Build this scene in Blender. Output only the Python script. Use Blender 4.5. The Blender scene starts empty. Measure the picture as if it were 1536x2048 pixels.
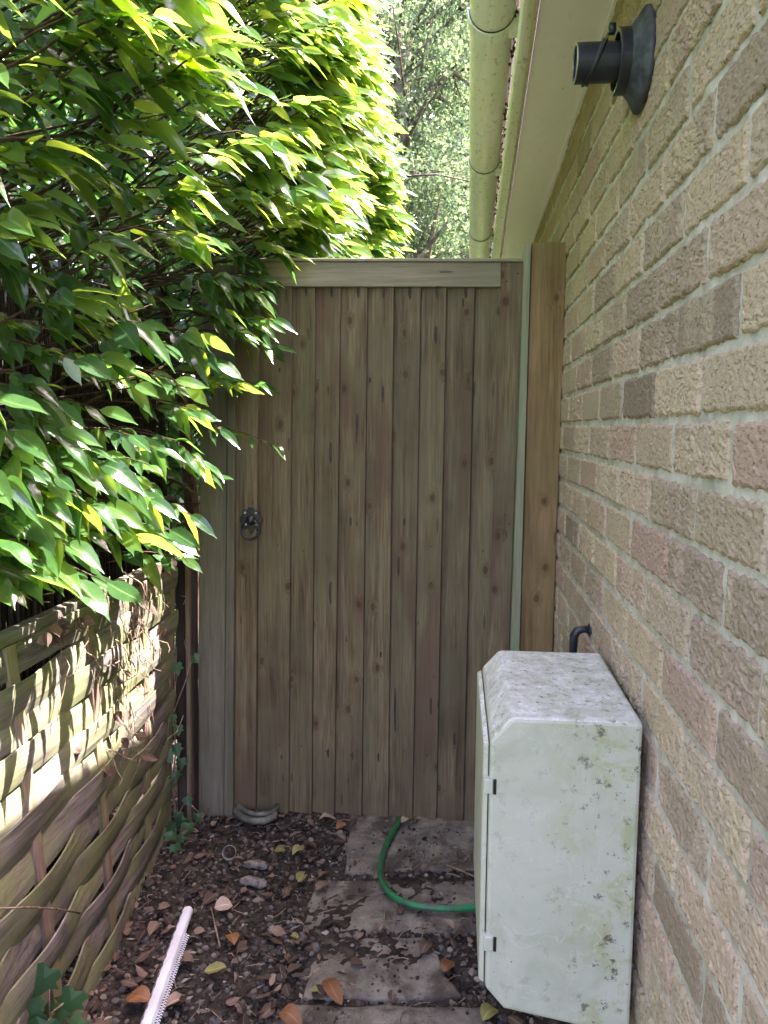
import bpy, math, random
import numpy as np
from mathutils import Vector, Matrix
random.seed(7); RNG = np.random.default_rng(11)
SC = bpy.context.scene; COL = SC.collection
R = math.radians

# ------------------------------------------------------------------ camera
F, CX, CY = 1520.0, 768.0, 1024.0          # focal length and centre in photo pixels
VPX, VPY, ROLL, H = 922.0, 858.0, 0.006, 1.275
yc = Vector((VPX-CX, CY-VPY, F)).normalized()            # world +Y in camera (right, up, forward)
a_ = -(yc.x*math.sin(ROLL)+yc.y*math.cos(ROLL))/yc.z
zc = Vector((math.sin(ROLL), math.cos(ROLL), a_)).normalized()
# right-handed world axes: X = Y x Z, with camera (right, up, -forward)
yv = Vector((yc.x, yc.y, -yc.z)); zv = Vector((zc.x, zc.y, -zc.z)); xv = yv.cross(zv)
Rw = Matrix((xv, yv, zv))                                # camera axes -> world
CAMLOC = Vector((0, 0, H))
cd = bpy.data.cameras.new('camera'); cam = bpy.data.objects.new('camera', cd); COL.objects.link(cam)
cd.sensor_fit = 'VERTICAL'; cd.sensor_height = 24; cd.lens = F/2048*24
cd.clip_start = 0.02; cd.clip_end = 400
cam.matrix_world = Matrix.Translation(CAMLOC) @ Rw.to_4x4()
SC.camera = cam

def ray(px, py): return (Rw @ Vector((px-CX, CY-py, -F))).normalized()
def atY(px, py, Y): d = ray(px, py); return CAMLOC + d*(Y/d.y)
def atX(px, py, X): d = ray(px, py); return CAMLOC + d*(X/d.x)
def atZ(px, py, z=0.0): d = ray(px, py); return CAMLOC + d*((z-H)/d.z)

# ------------------------------------------------------------------ world, sun, exposure
SUND = Vector((0.42, 0.20, 0.89)).normalized()
w = bpy.data.worlds.new('World'); SC.world = w; w.use_nodes = True
nt = w.node_tree; bg = nt.nodes['Background']
sky = nt.nodes.new('ShaderNodeTexSky'); sky.sky_type = 'NISHITA'; sky.sun_disc = False
sky.sun_elevation = math.asin(SUND.z); sky.sun_rotation = math.atan2(SUND.x, SUND.y)
sky.air_density = 1.2; sky.dust_density = 4.0; sky.ozone_density = 1.0
wm = nt.nodes.new('ShaderNodeMix'); wm.data_type = 'RGBA'; wm.blend_type = 'MULTIPLY'; wm.inputs[0].default_value = 1
wm.inputs[7].default_value = (1.0, .79, .90, 1)          # camera white balance set for open shade
nt.links.new(sky.outputs[0], wm.inputs[6]); nt.links.new(wm.outputs[2], bg.inputs[0]); bg.inputs[1].default_value = 0.15
sd = bpy.data.lights.new('sun', 'SUN'); sd.energy = 3.6; sd.angle = R(0.5); sd.color = (1, .87, .86)
so = bpy.data.objects.new('sun', sd); COL.objects.link(so)
so.rotation_euler = SUND.to_track_quat('Z', 'Y').to_euler(); so.location = (2, 1, 8)
SC.view_settings.view_transform = 'Standard'; SC.view_settings.look = 'None'
SC.view_settings.exposure = 3.92; SC.view_settings.gamma = 1
SC.cycles.max_bounces = 10; SC.cycles.diffuse_bounces = 6; SC.cycles.transmission_bounces = 6
SC.cycles.use_denoising = True; SC.cycles.sample_clamp_indirect = 8

# ------------------------------------------------------------------ helpers: noise
def _h(ix, iy, s):
    n = (ix.astype(np.int64)*374761393 + iy.astype(np.int64)*668265263 + s*974711) & 0xffffffff
    n = ((n ^ (n >> 13))*1274126177) & 0xffffffff
    return ((n ^ (n >> 16)) & 0xffff)/65535.0
def vn(x, y, s=0):
    x = np.asarray(x, float); y = np.asarray(y, float)
    ix = np.floor(x); iy = np.floor(y); fx = x-ix; fy = y-iy
    fx = fx*fx*(3-2*fx); fy = fy*fy*(3-2*fy)
    a = _h(ix, iy, s); b = _h(ix+1, iy, s); c = _h(ix, iy+1, s); d = _h(ix+1, iy+1, s)
    return (a*(1-fx)+b*fx)*(1-fy)+(c*(1-fx)+d*fx)*fy
def fbm(x, y, s=0, o=3):
    t = 0; a = .5
    for k in range(o):
        t = t+a*vn(x, y, s+k*17); x = x*2.03+3.1; y = y*2.03+1.7; a *= .5
    return t

# ------------------------------------------------------------------ helpers: objects
def tag(o, label=None, cat=None, group=None, kind=None):
    for k, v in (('label', label), ('category', cat), ('group', group), ('kind', kind)):
        if v: o[k] = v
    return o
def empty(name, loc, label=None, cat=None, group=None):
    o = bpy.data.objects.new(name, None); COL.objects.link(o); o.location = loc
    o.empty_display_size = .05
    return tag(o, label, cat, group)
def adopt(o, parent):
    o.parent = parent; o.matrix_parent_inverse = Matrix.Translation(-Vector(parent.matrix_basis.translation))
class MB:
    def __init__(s): s.v = []; s.f = []; s.n = 0; s.r = []; s.big = []
    def add(s, vs, fs, rnd=0.0):
        s.v.extend([tuple(p) for p in vs]); s.f.extend([tuple(i+s.n for i in f) for f in fs])
        s.r.extend([rnd]*len(vs)); s.n += len(vs)
    def addnp(s, V, Q, rv):
        s.v.extend(map(tuple, V.tolist())); s.f.extend(map(tuple, (Q+s.n).tolist())); s.r.extend(rv.tolist()); s.n += len(V)
    def box(s, lo, hi, rnd=0.0):
        x0, y0, z0 = lo; x1, y1, z1 = hi
        s.hexa([(x0,y0,z0),(x1,y0,z0),(x1,y0,z1),(x0,y0,z1)], [(x0,y1,z0),(x1,y1,z0),(x1,y1,z1),(x0,y1,z1)], rnd)
    def hexa(s, fr, bk, rnd=0.0):   # front quad, back quad (same winding)
        s.add(list(fr)+list(bk), [(0,1,2,3),(7,6,5,4),(0,4,5,1),(1,5,6,2),(2,6,7,3),(3,7,4,0)], rnd)
    def tube(s, pts, rad, n=6, rnd=0.0, cap=True, closed=False):
        pts = [Vector(p) for p in pts]; m = len(pts)
        rad = [rad]*m if isinstance(rad, (int, float)) else rad
        vs = []; up = Vector((.13, .2, 1)).normalized()
        prev = None
        for i, p in enumerate(pts):
            if closed: t = pts[(i+1) % m]-pts[i-1]
            else: t = pts[min(i+1, m-1)]-pts[max(i-1, 0)]
            t = t.normalized() if t.length > 1e-9 else Vector((0, 0, 1))
            if prev is None:
                sd_ = t.cross(up)
                if sd_.length < .1: sd_ = t.cross(Vector((1, 0, 0)))
            else: sd_ = prev-t*prev.dot(t)
            sd_.normalize(); prev = sd_; b = t.cross(sd_)
            for k in range(n):
                a = 2*math.pi*k/n; vs.append(p+(sd_*math.cos(a)+b*math.sin(a))*rad[i])
        fs = []
        for i in range(m if closed else m-1):
            j = (i+1) % m
            for k in range(n):
                fs.append((i*n+k, i*n+(k+1) % n, j*n+(k+1) % n, j*n+k))
        if cap and not closed:
            fs.append(tuple(reversed(range(n)))); fs.append(tuple((m-1)*n+k for k in range(n)))
        s.add(vs, fs, rnd)
    def lathe(s, org, axis, prof, n=24, rnd=0.0):    # prof: (distance along axis, radius)
        axis = Vector(axis).normalized(); a = axis.orthogonal().normalized(); b = axis.cross(a); org = Vector(org)
        vs = []; fs = []
        for (d, r) in prof:
            for k in range(n):
                t = 2*math.pi*k/n; vs.append(org+axis*d+(a*math.cos(t)+b*math.sin(t))*r)
        for i in range(len(prof)-1):
            for k in range(n): fs.append((i*n+k, i*n+(k+1) % n, (i+1)*n+(k+1) % n, (i+1)*n+k))
        s.add(vs, fs, rnd)
    def build(s, name, m, parent=None, smooth=False, bevel=0, origin=None):
        me = bpy.data.meshes.new(name)
        me.from_pydata(s.v, [], s.f)
        at = me.attributes.new('rnd', 'FLOAT', 'POINT'); at.data.foreach_set('value', np.array(s.r, dtype=np.float32))
        me.materials.append(m)
        if smooth: me.polygons.foreach_set('use_smooth', [True]*len(me.polygons))
        o = bpy.data.objects.new(name, me); COL.objects.link(o)
        if origin is not None:
            me.transform(Matrix.Translation(-Vector(origin))); o.location = origin
        if bevel:
            b = o.modifiers.new('bevel', 'BEVEL'); b.width = bevel; b.segments = 2; b.limit_method = 'ANGLE'; b.angle_limit = R(40)
        me.update()
        if parent: adopt(o, parent)
        return o

# ------------------------------------------------------------------ helpers: materials
class NT:
    def __init__(s, name):
        s.m = bpy.data.materials.new(name); s.m.use_nodes = True; s.t = s.m.node_tree
        s.b = s.t.nodes['Principled BSDF']; s.out = s.t.nodes['Material Output']
    def n(s, ty, **kw):
        nd = s.t.nodes.new('ShaderNode'+ty)
        for k, v in kw.items(): setattr(nd, k, v)
        return nd
    def l(s, a, b):
        if hasattr(a, 'is_output') : s.t.links.new(a, b)
        else: b.default_value = a if not (isinstance(a, tuple) and len(a) == 3 and b.type == 'RGBA') else (*a, 1)
    def co(s, kind='Object'): return s.n('TexCoord').outputs[kind]
    def map(s, v, scale=(1,1,1), loc=(0,0,0)):
        nd = s.n('Mapping'); s.l(v, nd.inputs[0]); nd.inputs['Scale'].default_value = scale
        s.l(loc, nd.inputs['Location']); return nd.outputs[0]
    def noise(s, v, scale, detail=3, rough=.55, dist=0.0):
        nd = s.n('TexNoise'); s.l(v, nd.inputs['Vector']); nd.inputs['Scale'].default_value = scale
        nd.inputs['Detail'].default_value = detail; nd.inputs['Roughness'].default_value = rough
        nd.inputs['Distortion'].default_value = dist; return nd.outputs[0]
    def voro(s, v, scale, out='Distance', feature='F1', rand=1.0, dim='3D'):
        nd = s.n('TexVoronoi', feature=feature, voronoi_dimensions=dim); s.l(v, nd.inputs['Vector']); nd.inputs['Scale'].default_value = scale
        nd.inputs['Randomness'].default_value = rand
        return nd.outputs[out] if out else nd
    def math(s, op, a, b=0.0, clamp=False):
        nd = s.n('Math', operation=op, use_clamp=clamp); s.l(a, nd.inputs[0]); s.l(b, nd.inputs[1]); return nd.outputs[0]
    def rng(s, v, a, b, c=0.0, d=1.0):
        nd = s.n('MapRange', interpolation_type='SMOOTHSTEP'); s.l(v, nd.inputs[0])
        for i, x in enumerate((a, b, c, d)): nd.inputs[i+1].default_value = x
        return nd.outputs[0]
    def ramp(s, f, stops):
        nd = s.n('ValToRGB'); s.l(f, nd.inputs[0]); e = nd.color_ramp.elements
        while len(e) < len(stops): e.new(.5)
        for i, (p, c) in enumerate(stops): e[i].position = p; e[i].color = (*c, 1)
        return nd.outputs[0]
    def mix(s, f, a, b, blend='MIX'):
        nd = s.n('Mix', data_type='RGBA', blend_type=blend); s.l(f, nd.inputs[0]); s.l(a, nd.inputs[6]); s.l(b, nd.inputs[7])
        return nd.outputs[2]
    def attr(s, name='rnd'): return s.n('Attribute', attribute_name=name).outputs['Fac']
    def obj_random(s): return s.n('ObjectInfo').outputs['Random']
    def sep(s, v): nd = s.n('SeparateXYZ'); s.l(v, nd.inputs[0]); return nd.outputs
    def comb(s, x, y, z):
        nd = s.n('CombineXYZ'); s.l(x, nd.inputs[0]); s.l(y, nd.inputs[1]); s.l(z, nd.inputs[2]); return nd.outputs[0]
    def bump(s, h, strength=.5, dist=.002):
        nd = s.n('Bump'); nd.inputs['Strength'].default_value = strength; nd.inputs['Distance'].default_value = dist
        s.l(h, nd.inputs['Height']); s.l(nd.outputs[0], s.b.inputs['Normal']); return nd
    def fin(s, col, rough=.7, spec=.3):
        s.l(col, s.b.inputs['Base Color']); s.l(rough, s.b.inputs['Roughness']); s.b.inputs['Specular IOR Level'].default_value = spec
        return s.m

def wood(name, c_dark, c_mid, c_light, axis='Z', knots=True, alg=None, alg_amt=0.0, fine=1.0, rough=.75, spread=.35, stain=None):
    t = NT(name); v = t.co(); rnd = t.obj_random()
    sc = {'Z': (1, 1, .045), 'X': (.045, 1, 1), 'Y': (1, .045, 1)}[axis]
    off = t.math('MULTIPLY', rnd, 13.7); ofv = t.comb(off, off, off)
    kd = t.n('VectorMath', operation='ADD'); t.l(v, kd.inputs[0]); t.l(ofv, kd.inputs[1]); vv = kd.outputs[0]
    p_ = t.sep(vv); ac, al = {'Z': (p_[0], p_[2]), 'X': (p_[2], p_[0]), 'Y': (p_[2], p_[1])}[axis]
    fl = t.comb(ac, t.math('MULTIPLY', al, .62), 0.0); fl2 = t.comb(ac, t.math('MULTIPLY', al, .14), 0.0)
    vo = t.voro(fl, 9.0, None, dim='2D')
    d = t.math('ADD', vo.outputs['Distance'], t.math('MULTIPLY', t.noise(vv, 60, 2), .06))
    gate_ = t.math('GREATER_THAN', t.sep(vo.outputs['Color'])[0], .52)
    knot = t.math('MULTIPLY', t.math('MULTIPLY', t.rng(d, .075, .115, 1, 0), gate_), t.math('ADD', .45, t.math('MULTIPLY', t.noise(vv, 70, 2), .8))) if knots else 0.0
    halo = t.math('MULTIPLY', t.rng(d, .06, .24, 1, 0), gate_) if knots else 0.0
    gv = t.n('VectorMath', operation='ADD'); t.l(t.map(vv, sc), gv.inputs[0]); t.l(t.comb(t.math('MULTIPLY', halo, .012), t.math('MULTIPLY', halo, .02), 0.0), gv.inputs[1])
    g1 = t.noise(gv.outputs[0], 190*fine, 5, .6, .4)
    g2 = t.noise(gv.outputs[0], 34*fine, 3, .5, .8)
    g3 = t.noise(vv, 3.0, 3)
    f = t.math('ADD', t.math('MULTIPLY', g1, .5), t.math('MULTIPLY', g2, .5))
    col = t.ramp(f, [(.38, c_dark), (.5, c_mid), (.61, c_light)])
    col = t.mix(t.rng(g3, .4, .65), col, t.mix(.5, col, c_dark), 'MIX')
    if alg: col = t.mix(t.math('MULTIPLY', t.rng(t.noise(vv, 5, 4, .6), .38, .62), alg_amt), col, alg)
    if stain: col = t.mix(t.math('MULTIPLY', t.rng(t.noise(t.map(vv, (2.0, 1, .5)), 4.2, 2), .52, .66), .6), col, stain)
    hs = t.n('HueSaturation'); t.l(col, hs.inputs['Color']); t.l(t.math('ADD', 1-spread/2, t.math('MULTIPLY', rnd, spread)), hs.inputs['Value'])
    col = t.mix(t.math('MULTIPLY', halo, .35), hs.outputs[0], (c_dark[0]*.9, c_dark[1]*.7, c_dark[2]*.5))
    col = t.mix(t.math('MULTIPLY', knot, .75), col, (.055, .030, .016))
    if knots:   # short dark resin splits along the grain
        sp = t.math('MULTIPLY', t.rng(t.voro(fl2, 20, dim='2D'), .05, .09, 1, 0), t.math('GREATER_THAN', t.noise(vv, 9, 1), .60))
        col = t.mix(t.math('MULTIPLY', sp, .6), col, (.05, .027, .015))
    t.bump(t.math('SUBTRACT', f, t.math('MULTIPLY', knot, .3)), .5, .0022)
    return t.fin(col, rough, .25)

M = {}
M['gate'] = wood('treated_pine', (.066,.047,.027), (.132,.100,.057), (.192,.152,.090), 'Z', True, (.132,.120,.070), .5, spread=.2, stain=(.098,.058,.038))
M['gate_h'] = wood('treated_pine_rail', (.18,.155,.10), (.255,.225,.15), (.31,.28,.20), 'X', True, (.20,.20,.14), .5)
M['post'] = wood('treated_post', (.13,.085,.038), (.215,.148,.068), (.28,.20,.10), 'Z', True, (.19,.16,.07), .3, .8)
M['post_green'] = wood('pale_green_batten', (.19,.20,.125), (.27,.28,.185), (.34,.34,.24), 'Z', False, (.22,.27,.16), .6, .8)
M['post_grey'] = wood('grey_post', (.105,.095,.068), (.152,.138,.10), (.195,.18,.138), 'Z', False, (.135,.135,.09), .5, .9)
M['slat'] = wood('weathered_slat', (.075,.066,.06), (.165,.147,.134), (.25,.228,.212), 'Y', False, (.17,.195,.07), .7, 1.7, spread=.4)
M['slat_red'] = wood('weathered_batten', (.10,.065,.05), (.19,.13,.105), (.27,.20,.165), 'Z', False, (.18,.20,.07), .6)
M['oldpost'] = wood('old_dark_post', (.02,.015,.012), (.05,.036,.030), (.085,.06,.05), 'Z', False)

def m_brick():
    t = NT('rustic_brick'); v = t.co(); r = t.attr('rnd'); r2 = t.math('FRACT', t.math('MULTIPLY', r, 17.31))
    base = t.ramp(r, [(0, (.24,.185,.135)), (.15, (.345,.275,.195)), (.38, (.43,.345,.24)), (.6, (.48,.385,.26)), (.82, (.43,.325,.235)), (1, (.39,.275,.21))])
    patch = t.noise(t.map(v, (1, 1, .6)), 8.5, 3, .6, .6)
    alt = t.ramp(r2, [(0, (.25,.19,.155)), (.35, (.46,.325,.27)), (.7, (.53,.43,.31)), (1, (.33,.275,.225))])
    col = t.mix(t.math('MULTIPLY', t.rng(patch, .48, .60), .45), base, alt)
    pit = t.noise(t.map(v, (1, .6, 1)), 210, 4, .65, .3)
    col = t.mix(t.rng(pit, .33, .46, .8, 0), col, (.12,.092,.068))
    col = t.mix(t.rng(pit, .56, .72, 0, .35), col, (.60,.51,.37))
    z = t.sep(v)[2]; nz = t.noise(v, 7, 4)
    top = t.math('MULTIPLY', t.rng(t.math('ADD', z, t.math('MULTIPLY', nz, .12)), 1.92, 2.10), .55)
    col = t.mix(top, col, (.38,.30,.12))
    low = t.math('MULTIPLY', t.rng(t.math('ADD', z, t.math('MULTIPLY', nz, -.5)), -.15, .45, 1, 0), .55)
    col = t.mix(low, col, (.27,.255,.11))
    t.bump(t.math('ADD', t.noise(t.map(v, (1, .5, 1)), 240, 5, .72, .3), t.math('MULTIPLY', t.noise(v, 700, 2), .3)), .6, .005)
    return t.fin(col, .95, .15)
M['brick'] = m_brick()
def m_mortar():
    t = NT('mortar'); v = t.co(); n = t.noise(v, 30, 5, .65)
    col = t.ramp(n, [(.3, (.34,.32,.26)), (.5, (.50,.475,.40)), (.7, (.60,.575,.50))])
    col = t.mix(t.math('MULTIPLY', t.rng(t.noise(v, 5, 3), .5, .65), .4), col, (.20,.225,.11))
    t.bump(t.noise(v, 220, 4, .7), .8, .003); return t.fin(col, .95, .1)
M['mortar'] = m_mortar()
def m_pvc(name, base, alg, amt, streak=(1, .12, 1), dirt=(.10,.09,.06), rough=.4, dirt_amt=.6):
    t = NT(name); v = t.co()
    n = t.noise(t.map(v, streak), 18, 5, .65, .5)
    col = t.mix(t.math('MULTIPLY', t.rng(n, .36, .62), amt), base, alg)
    d = t.noise(t.map(v, (1, .5, 1)), 75, 4, .7)
    col = t.mix(t.math('MULTIPLY', t.rng(d, .57, .68), dirt_amt), col, dirt)
    sp = t.rng(t.voro(t.map(v, (1, .5, 1)), 26), .03, .07, .8, 0)
    col = t.mix(t.math('MULTIPLY', sp, t.math('GREATER_THAN', t.noise(v, 11, 1), .57)), col, (.05,.05,.04))
    t.bump(n, .15, .001); return t.fin(col, rough, .4)
M['gutter'] = m_pvc('weathered_gutter', (.88,.82,.86), (.70,.68,.54), .6)
M['bracket'] = m_pvc('gutter_bracket', (.85,.84,.86), (.70,.71,.55), .5)
M['soffit'] = m_pvc('soffit_board', (.92,.84,.91), (.86,.79,.83), .45, (.5,.2,1), (.35,.33,.27), .4, .15)
M['fascia'] = m_pvc('fascia_board', (.84,.79,.78), (.62,.62,.38), .7, (1,.1,1), (.2,.19,.12))
def m_box():
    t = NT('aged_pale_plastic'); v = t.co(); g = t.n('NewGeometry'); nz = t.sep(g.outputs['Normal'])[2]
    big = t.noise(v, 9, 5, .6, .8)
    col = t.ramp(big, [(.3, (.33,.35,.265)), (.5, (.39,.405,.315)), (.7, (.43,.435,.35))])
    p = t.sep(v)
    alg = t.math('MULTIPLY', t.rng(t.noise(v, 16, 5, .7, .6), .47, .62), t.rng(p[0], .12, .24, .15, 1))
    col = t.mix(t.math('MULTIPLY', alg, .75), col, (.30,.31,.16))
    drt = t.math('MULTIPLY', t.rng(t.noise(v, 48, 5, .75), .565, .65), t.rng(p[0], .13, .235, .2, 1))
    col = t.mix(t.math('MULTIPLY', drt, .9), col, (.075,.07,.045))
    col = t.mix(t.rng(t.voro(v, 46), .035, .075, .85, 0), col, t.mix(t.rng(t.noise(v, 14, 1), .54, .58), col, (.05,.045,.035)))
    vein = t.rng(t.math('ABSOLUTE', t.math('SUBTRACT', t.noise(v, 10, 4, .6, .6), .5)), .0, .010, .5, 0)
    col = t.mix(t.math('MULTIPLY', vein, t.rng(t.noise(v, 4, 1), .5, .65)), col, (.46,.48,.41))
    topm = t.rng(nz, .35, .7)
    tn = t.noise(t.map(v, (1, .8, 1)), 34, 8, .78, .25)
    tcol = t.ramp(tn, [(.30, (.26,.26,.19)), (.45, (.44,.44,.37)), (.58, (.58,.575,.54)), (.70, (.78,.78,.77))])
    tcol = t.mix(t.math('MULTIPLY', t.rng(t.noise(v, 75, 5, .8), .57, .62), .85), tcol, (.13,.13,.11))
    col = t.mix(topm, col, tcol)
    t.bump(t.math('ADD', t.noise(v, 60, 4, .6), t.math('MULTIPLY', t.noise(v, 6, 2), .5)), .3, .0015)
    return t.fin(col, .5, .35)
M['box'] = m_box()
def m_plain(name, c, c2=None, rough=.5, scale=30, spec=.4, bump=.1, metal=0.0, coord=None):
    t = NT(name); v = t.co(); n = t.noise(v, scale, 4, .6)
    col = t.mix(t.rng(n, .4, .65), c, c2 or tuple(x*.7 for x in c))
    if bump: t.bump(n, bump, .001)
    t.b.inputs['Metallic'].default_value = metal
    return t.fin(col, rough, spec)
M['black'] = m_plain('black_plastic', (.012,.014,.02), (.022,.025,.032), .38)
M['rubber'] = m_plain('grey_rubber', (.03,.033,.042), (.07,.075,.09), .6)
M['iron'] = m_plain('black_iron', (.012,.014,.02), (.02,.022,.03), .35, 60, .5, .3)
M['screw'] = m_plain('bright_screw', (.55,.54,.50), (.4,.38,.33), .35, 200, .5, 0, .8)
M['rust'] = m_plain('dark_nail', (.035,.025,.02), (.06,.04,.03), .8)
M['hose'] = m_plain('green_hose', (.014,.155,.055), (.035,.085,.045), .42, 26)
M['hose2'] = m_plain('grey_hose', (.07,.075,.062), (.15,.15,.12), .5, 25)
M['bead'] = m_plain('white_bead', (.70,.72,.78), (.60,.61,.64), .45, 14)
M['dark'] = m_plain('dark_void', (.015,.014,.012), None, .9)
M['galv'] = m_plain('dull_metal', (.30,.31,.28), (.16,.17,.14), .4, 40, .5, .1, .5)
M['roof'] = m_plain('roof_tile', (.14,.085,.065), (.10,.07,.055), .85, 12)
def m_bark(name, a, b, scale=30):
    t = NT(name); v = t.co(); n = t.noise(t.map(v, (1, 1, .35)), scale, 5, .65, .6)
    t.bump(n, .8, .006); return t.fin(t.ramp(n, [(.35, a), (.65, b)]), .9, .15)
M['bark'] = m_bark('hedge_bark', (.035,.024,.016), (.12,.085,.058), 60)
M['twig'] = m_bark('dry_twig', (.13,.09,.06), (.34,.26,.19), 80)
M['reed'] = m_bark('reed_stalk', (.018,.014,.011), (.062,.047,.037), 50)
M['oakbark'] = m_bark('tree_bark', (.05,.042,.034), (.15,.125,.10), 9)

def m_leaf(name, stops, trans_old, trans, tr_amt, rough=.3, spec=.5, vein=0.0):
    t = NT(name); r = t.attr('rnd'); v = t.co()
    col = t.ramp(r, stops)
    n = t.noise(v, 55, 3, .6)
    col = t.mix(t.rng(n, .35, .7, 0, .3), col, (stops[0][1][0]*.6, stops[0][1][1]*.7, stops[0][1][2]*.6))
    tcol = t.mix(t.rng(r, .15, .85), trans_old, trans)
    if vein:
        e = t.attr('across'); a = t.attr('along')
        rib = t.rng(e, .02, .10, 1, 0)
        side = t.rng(t.math('ABSOLUTE', t.math('SINE', t.math('MULTIPLY', t.math('SUBTRACT', a, t.math('MULTIPLY', e, .16)), 34.0))), 0, .22, 1, 0)
        vm = t.math('MAXIMUM', rib, t.math('MULTIPLY', side, .35))
        col = t.mix(t.math('MULTIPLY', vm, vein), col, tuple(min(1, c*2.2+.03) for c in stops[-1][1]))
        tcol = t.mix(t.math('MULTIPLY', vm, vein*.8), tcol, tuple(c*.45 for c in trans))
        sp = t.math('MULTIPLY', t.rng(t.voro(v, 70), .10, .16, 1, 0), t.math('GREATER_THAN', t.noise(v, 13, 1), .60))
        col = t.mix(t.math('MULTIPLY', sp, .8), col, (.10, .06, .025))
        hgt = t.math('ADD', t.math('MULTIPLY', t.noise(v, 40, 3), .8), t.math('MULTIPLY', vm, -.05))
    else: hgt = t.noise(v, 40, 3)
    t.l(col, t.b.inputs['Base Color']); t.b.inputs['Roughness'].default_value = rough
    t.b.inputs['Specular IOR Level'].default_value = spec
    t.bump(hgt, .35, .004)
    tr = t.n('BsdfTranslucent'); t.l(tcol, tr.inputs[0])
    mx = t.n('MixShader'); mx.inputs[0].default_value = tr_amt
    t.l(t.b.outputs[0], mx.inputs[1]); t.l(tr.outputs[0], mx.inputs[2]); t.l(mx.outputs[0], t.out.inputs[0])
    return t.m
M['leaf'] = m_leaf('laurel_leaf', [(0, (.020,.058,.022)), (.5, (.036,.095,.030)), (1, (.075,.15,.035))], (.09,.24,.04), (.52,.72,.06), .45, .19, .75, .5)
M['ivy'] = m_leaf('ivy_leaf', [(0, (.025,.07,.03)), (.6, (.05,.12,.045)), (1, (.09,.16,.05))], (.10,.20,.03), (.16,.30,.04), .25, .38, .4)
M['oakleaf'] = m_leaf('tree_leaf', [(0, (.034,.060,.036)), (.6, (.052,.088,.046)), (1, (.085,.125,.06))], (.11,.18,.085), (.24,.34,.14), .36, .8, .1)
M['dry'] = m_leaf('dry_leaf', [(0, (.035,.025,.020)), (.35, (.08,.052,.038)), (.65, (.135,.085,.06)), (1, (.26,.19,.14))], (.2,.1,.05), (.3,.15,.06), .10, .7, .2, .22)
M['orange'] = m_leaf('orange_leaf', [(0, (.15,.070,.035)), (1, (.25,.115,.05))], (.3,.13,.05), (.4,.18,.05), .12, .5, .3, .3)
M['yellow'] = m_leaf('yellow_leaf', [(0, (.17,.17,.05)), (1, (.30,.27,.10))], (.3,.3,.06), (.4,.4,.08), .2, .55, .3, .5)
M['tan'] = m_leaf('tan_leaf', [(0, (.25,.17,.12)), (1, (.40,.31,.24))], (.3,.2,.1), (.4,.25,.1), .12, .7, .2, .5)
def m_soil():
    t = NT('soil'); v = t.co(); n = t.noise(v, 26, 6, .7)
    col = t.ramp(n, [(.3, (.020,.016,.013)), (.5, (.044,.035,.029)), (.68, (.085,.068,.056))])
    t.bump(t.noise(v, 90, 5, .7), .9, .01); return t.fin(col, .95, .1)
M['soil'] = m_soil()
def m_chip():
    t = NT('bark_chip_and_pebble'); r = t.attr()
    col = t.ramp(r, [(0, (.016,.014,.012)), (.3, (.045,.037,.031)), (.55, (.08,.064,.052)), (.75, (.105,.095,.086)), (.9, (.17,.14,.11)), (1, (.34,.30,.26))])
    t.bump(t.noise(t.co(), 160, 3), .5, .002); return t.fin(col, .85, .2)
M['chip'] = m_chip()
def m_slab():
    t = NT('paving_stone'); v = t.co(); n = t.noise(v, 14, 6, .65, .4)
    col = t.ramp(n, [(.3, (.10,.088,.076)), (.5, (.18,.158,.128)), (.7, (.27,.24,.20))])
    dirt = t.rng(t.noise(v, 5.5, 5, .65, .6), .44, .60)
    col = t.mix(t.math('MULTIPLY', dirt, .8), col, (.055,.043,.034))
    col = t.mix(t.rng(t.noise(v, 120, 3, .7), .60, .68, 0, .85), col, (.04,.032,.026))
    t.bump(t.math('ADD', n, t.math('MULTIPLY', t.noise(v, 90, 4, .7), .4)), .9, .008); return t.fin(col, .9, .15)
M['slab'] = m_slab()
def m_grass():
    t = NT('grass_ground'); v = t.co(); n = t.noise(v, 3, 6, .7)
    t.bump(t.noise(v, 60, 4), .8, .02)
    return t.fin(t.ramp(n, [(.3, (.03,.05,.015)), (.55, (.06,.09,.03)), (.75, (.10,.10,.05))]), .95, .1)
M['grass'] = m_grass()
M['chunk'] = m_bark('rotten_wood', (.09,.075,.062), (.27,.245,.22), 70)

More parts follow.
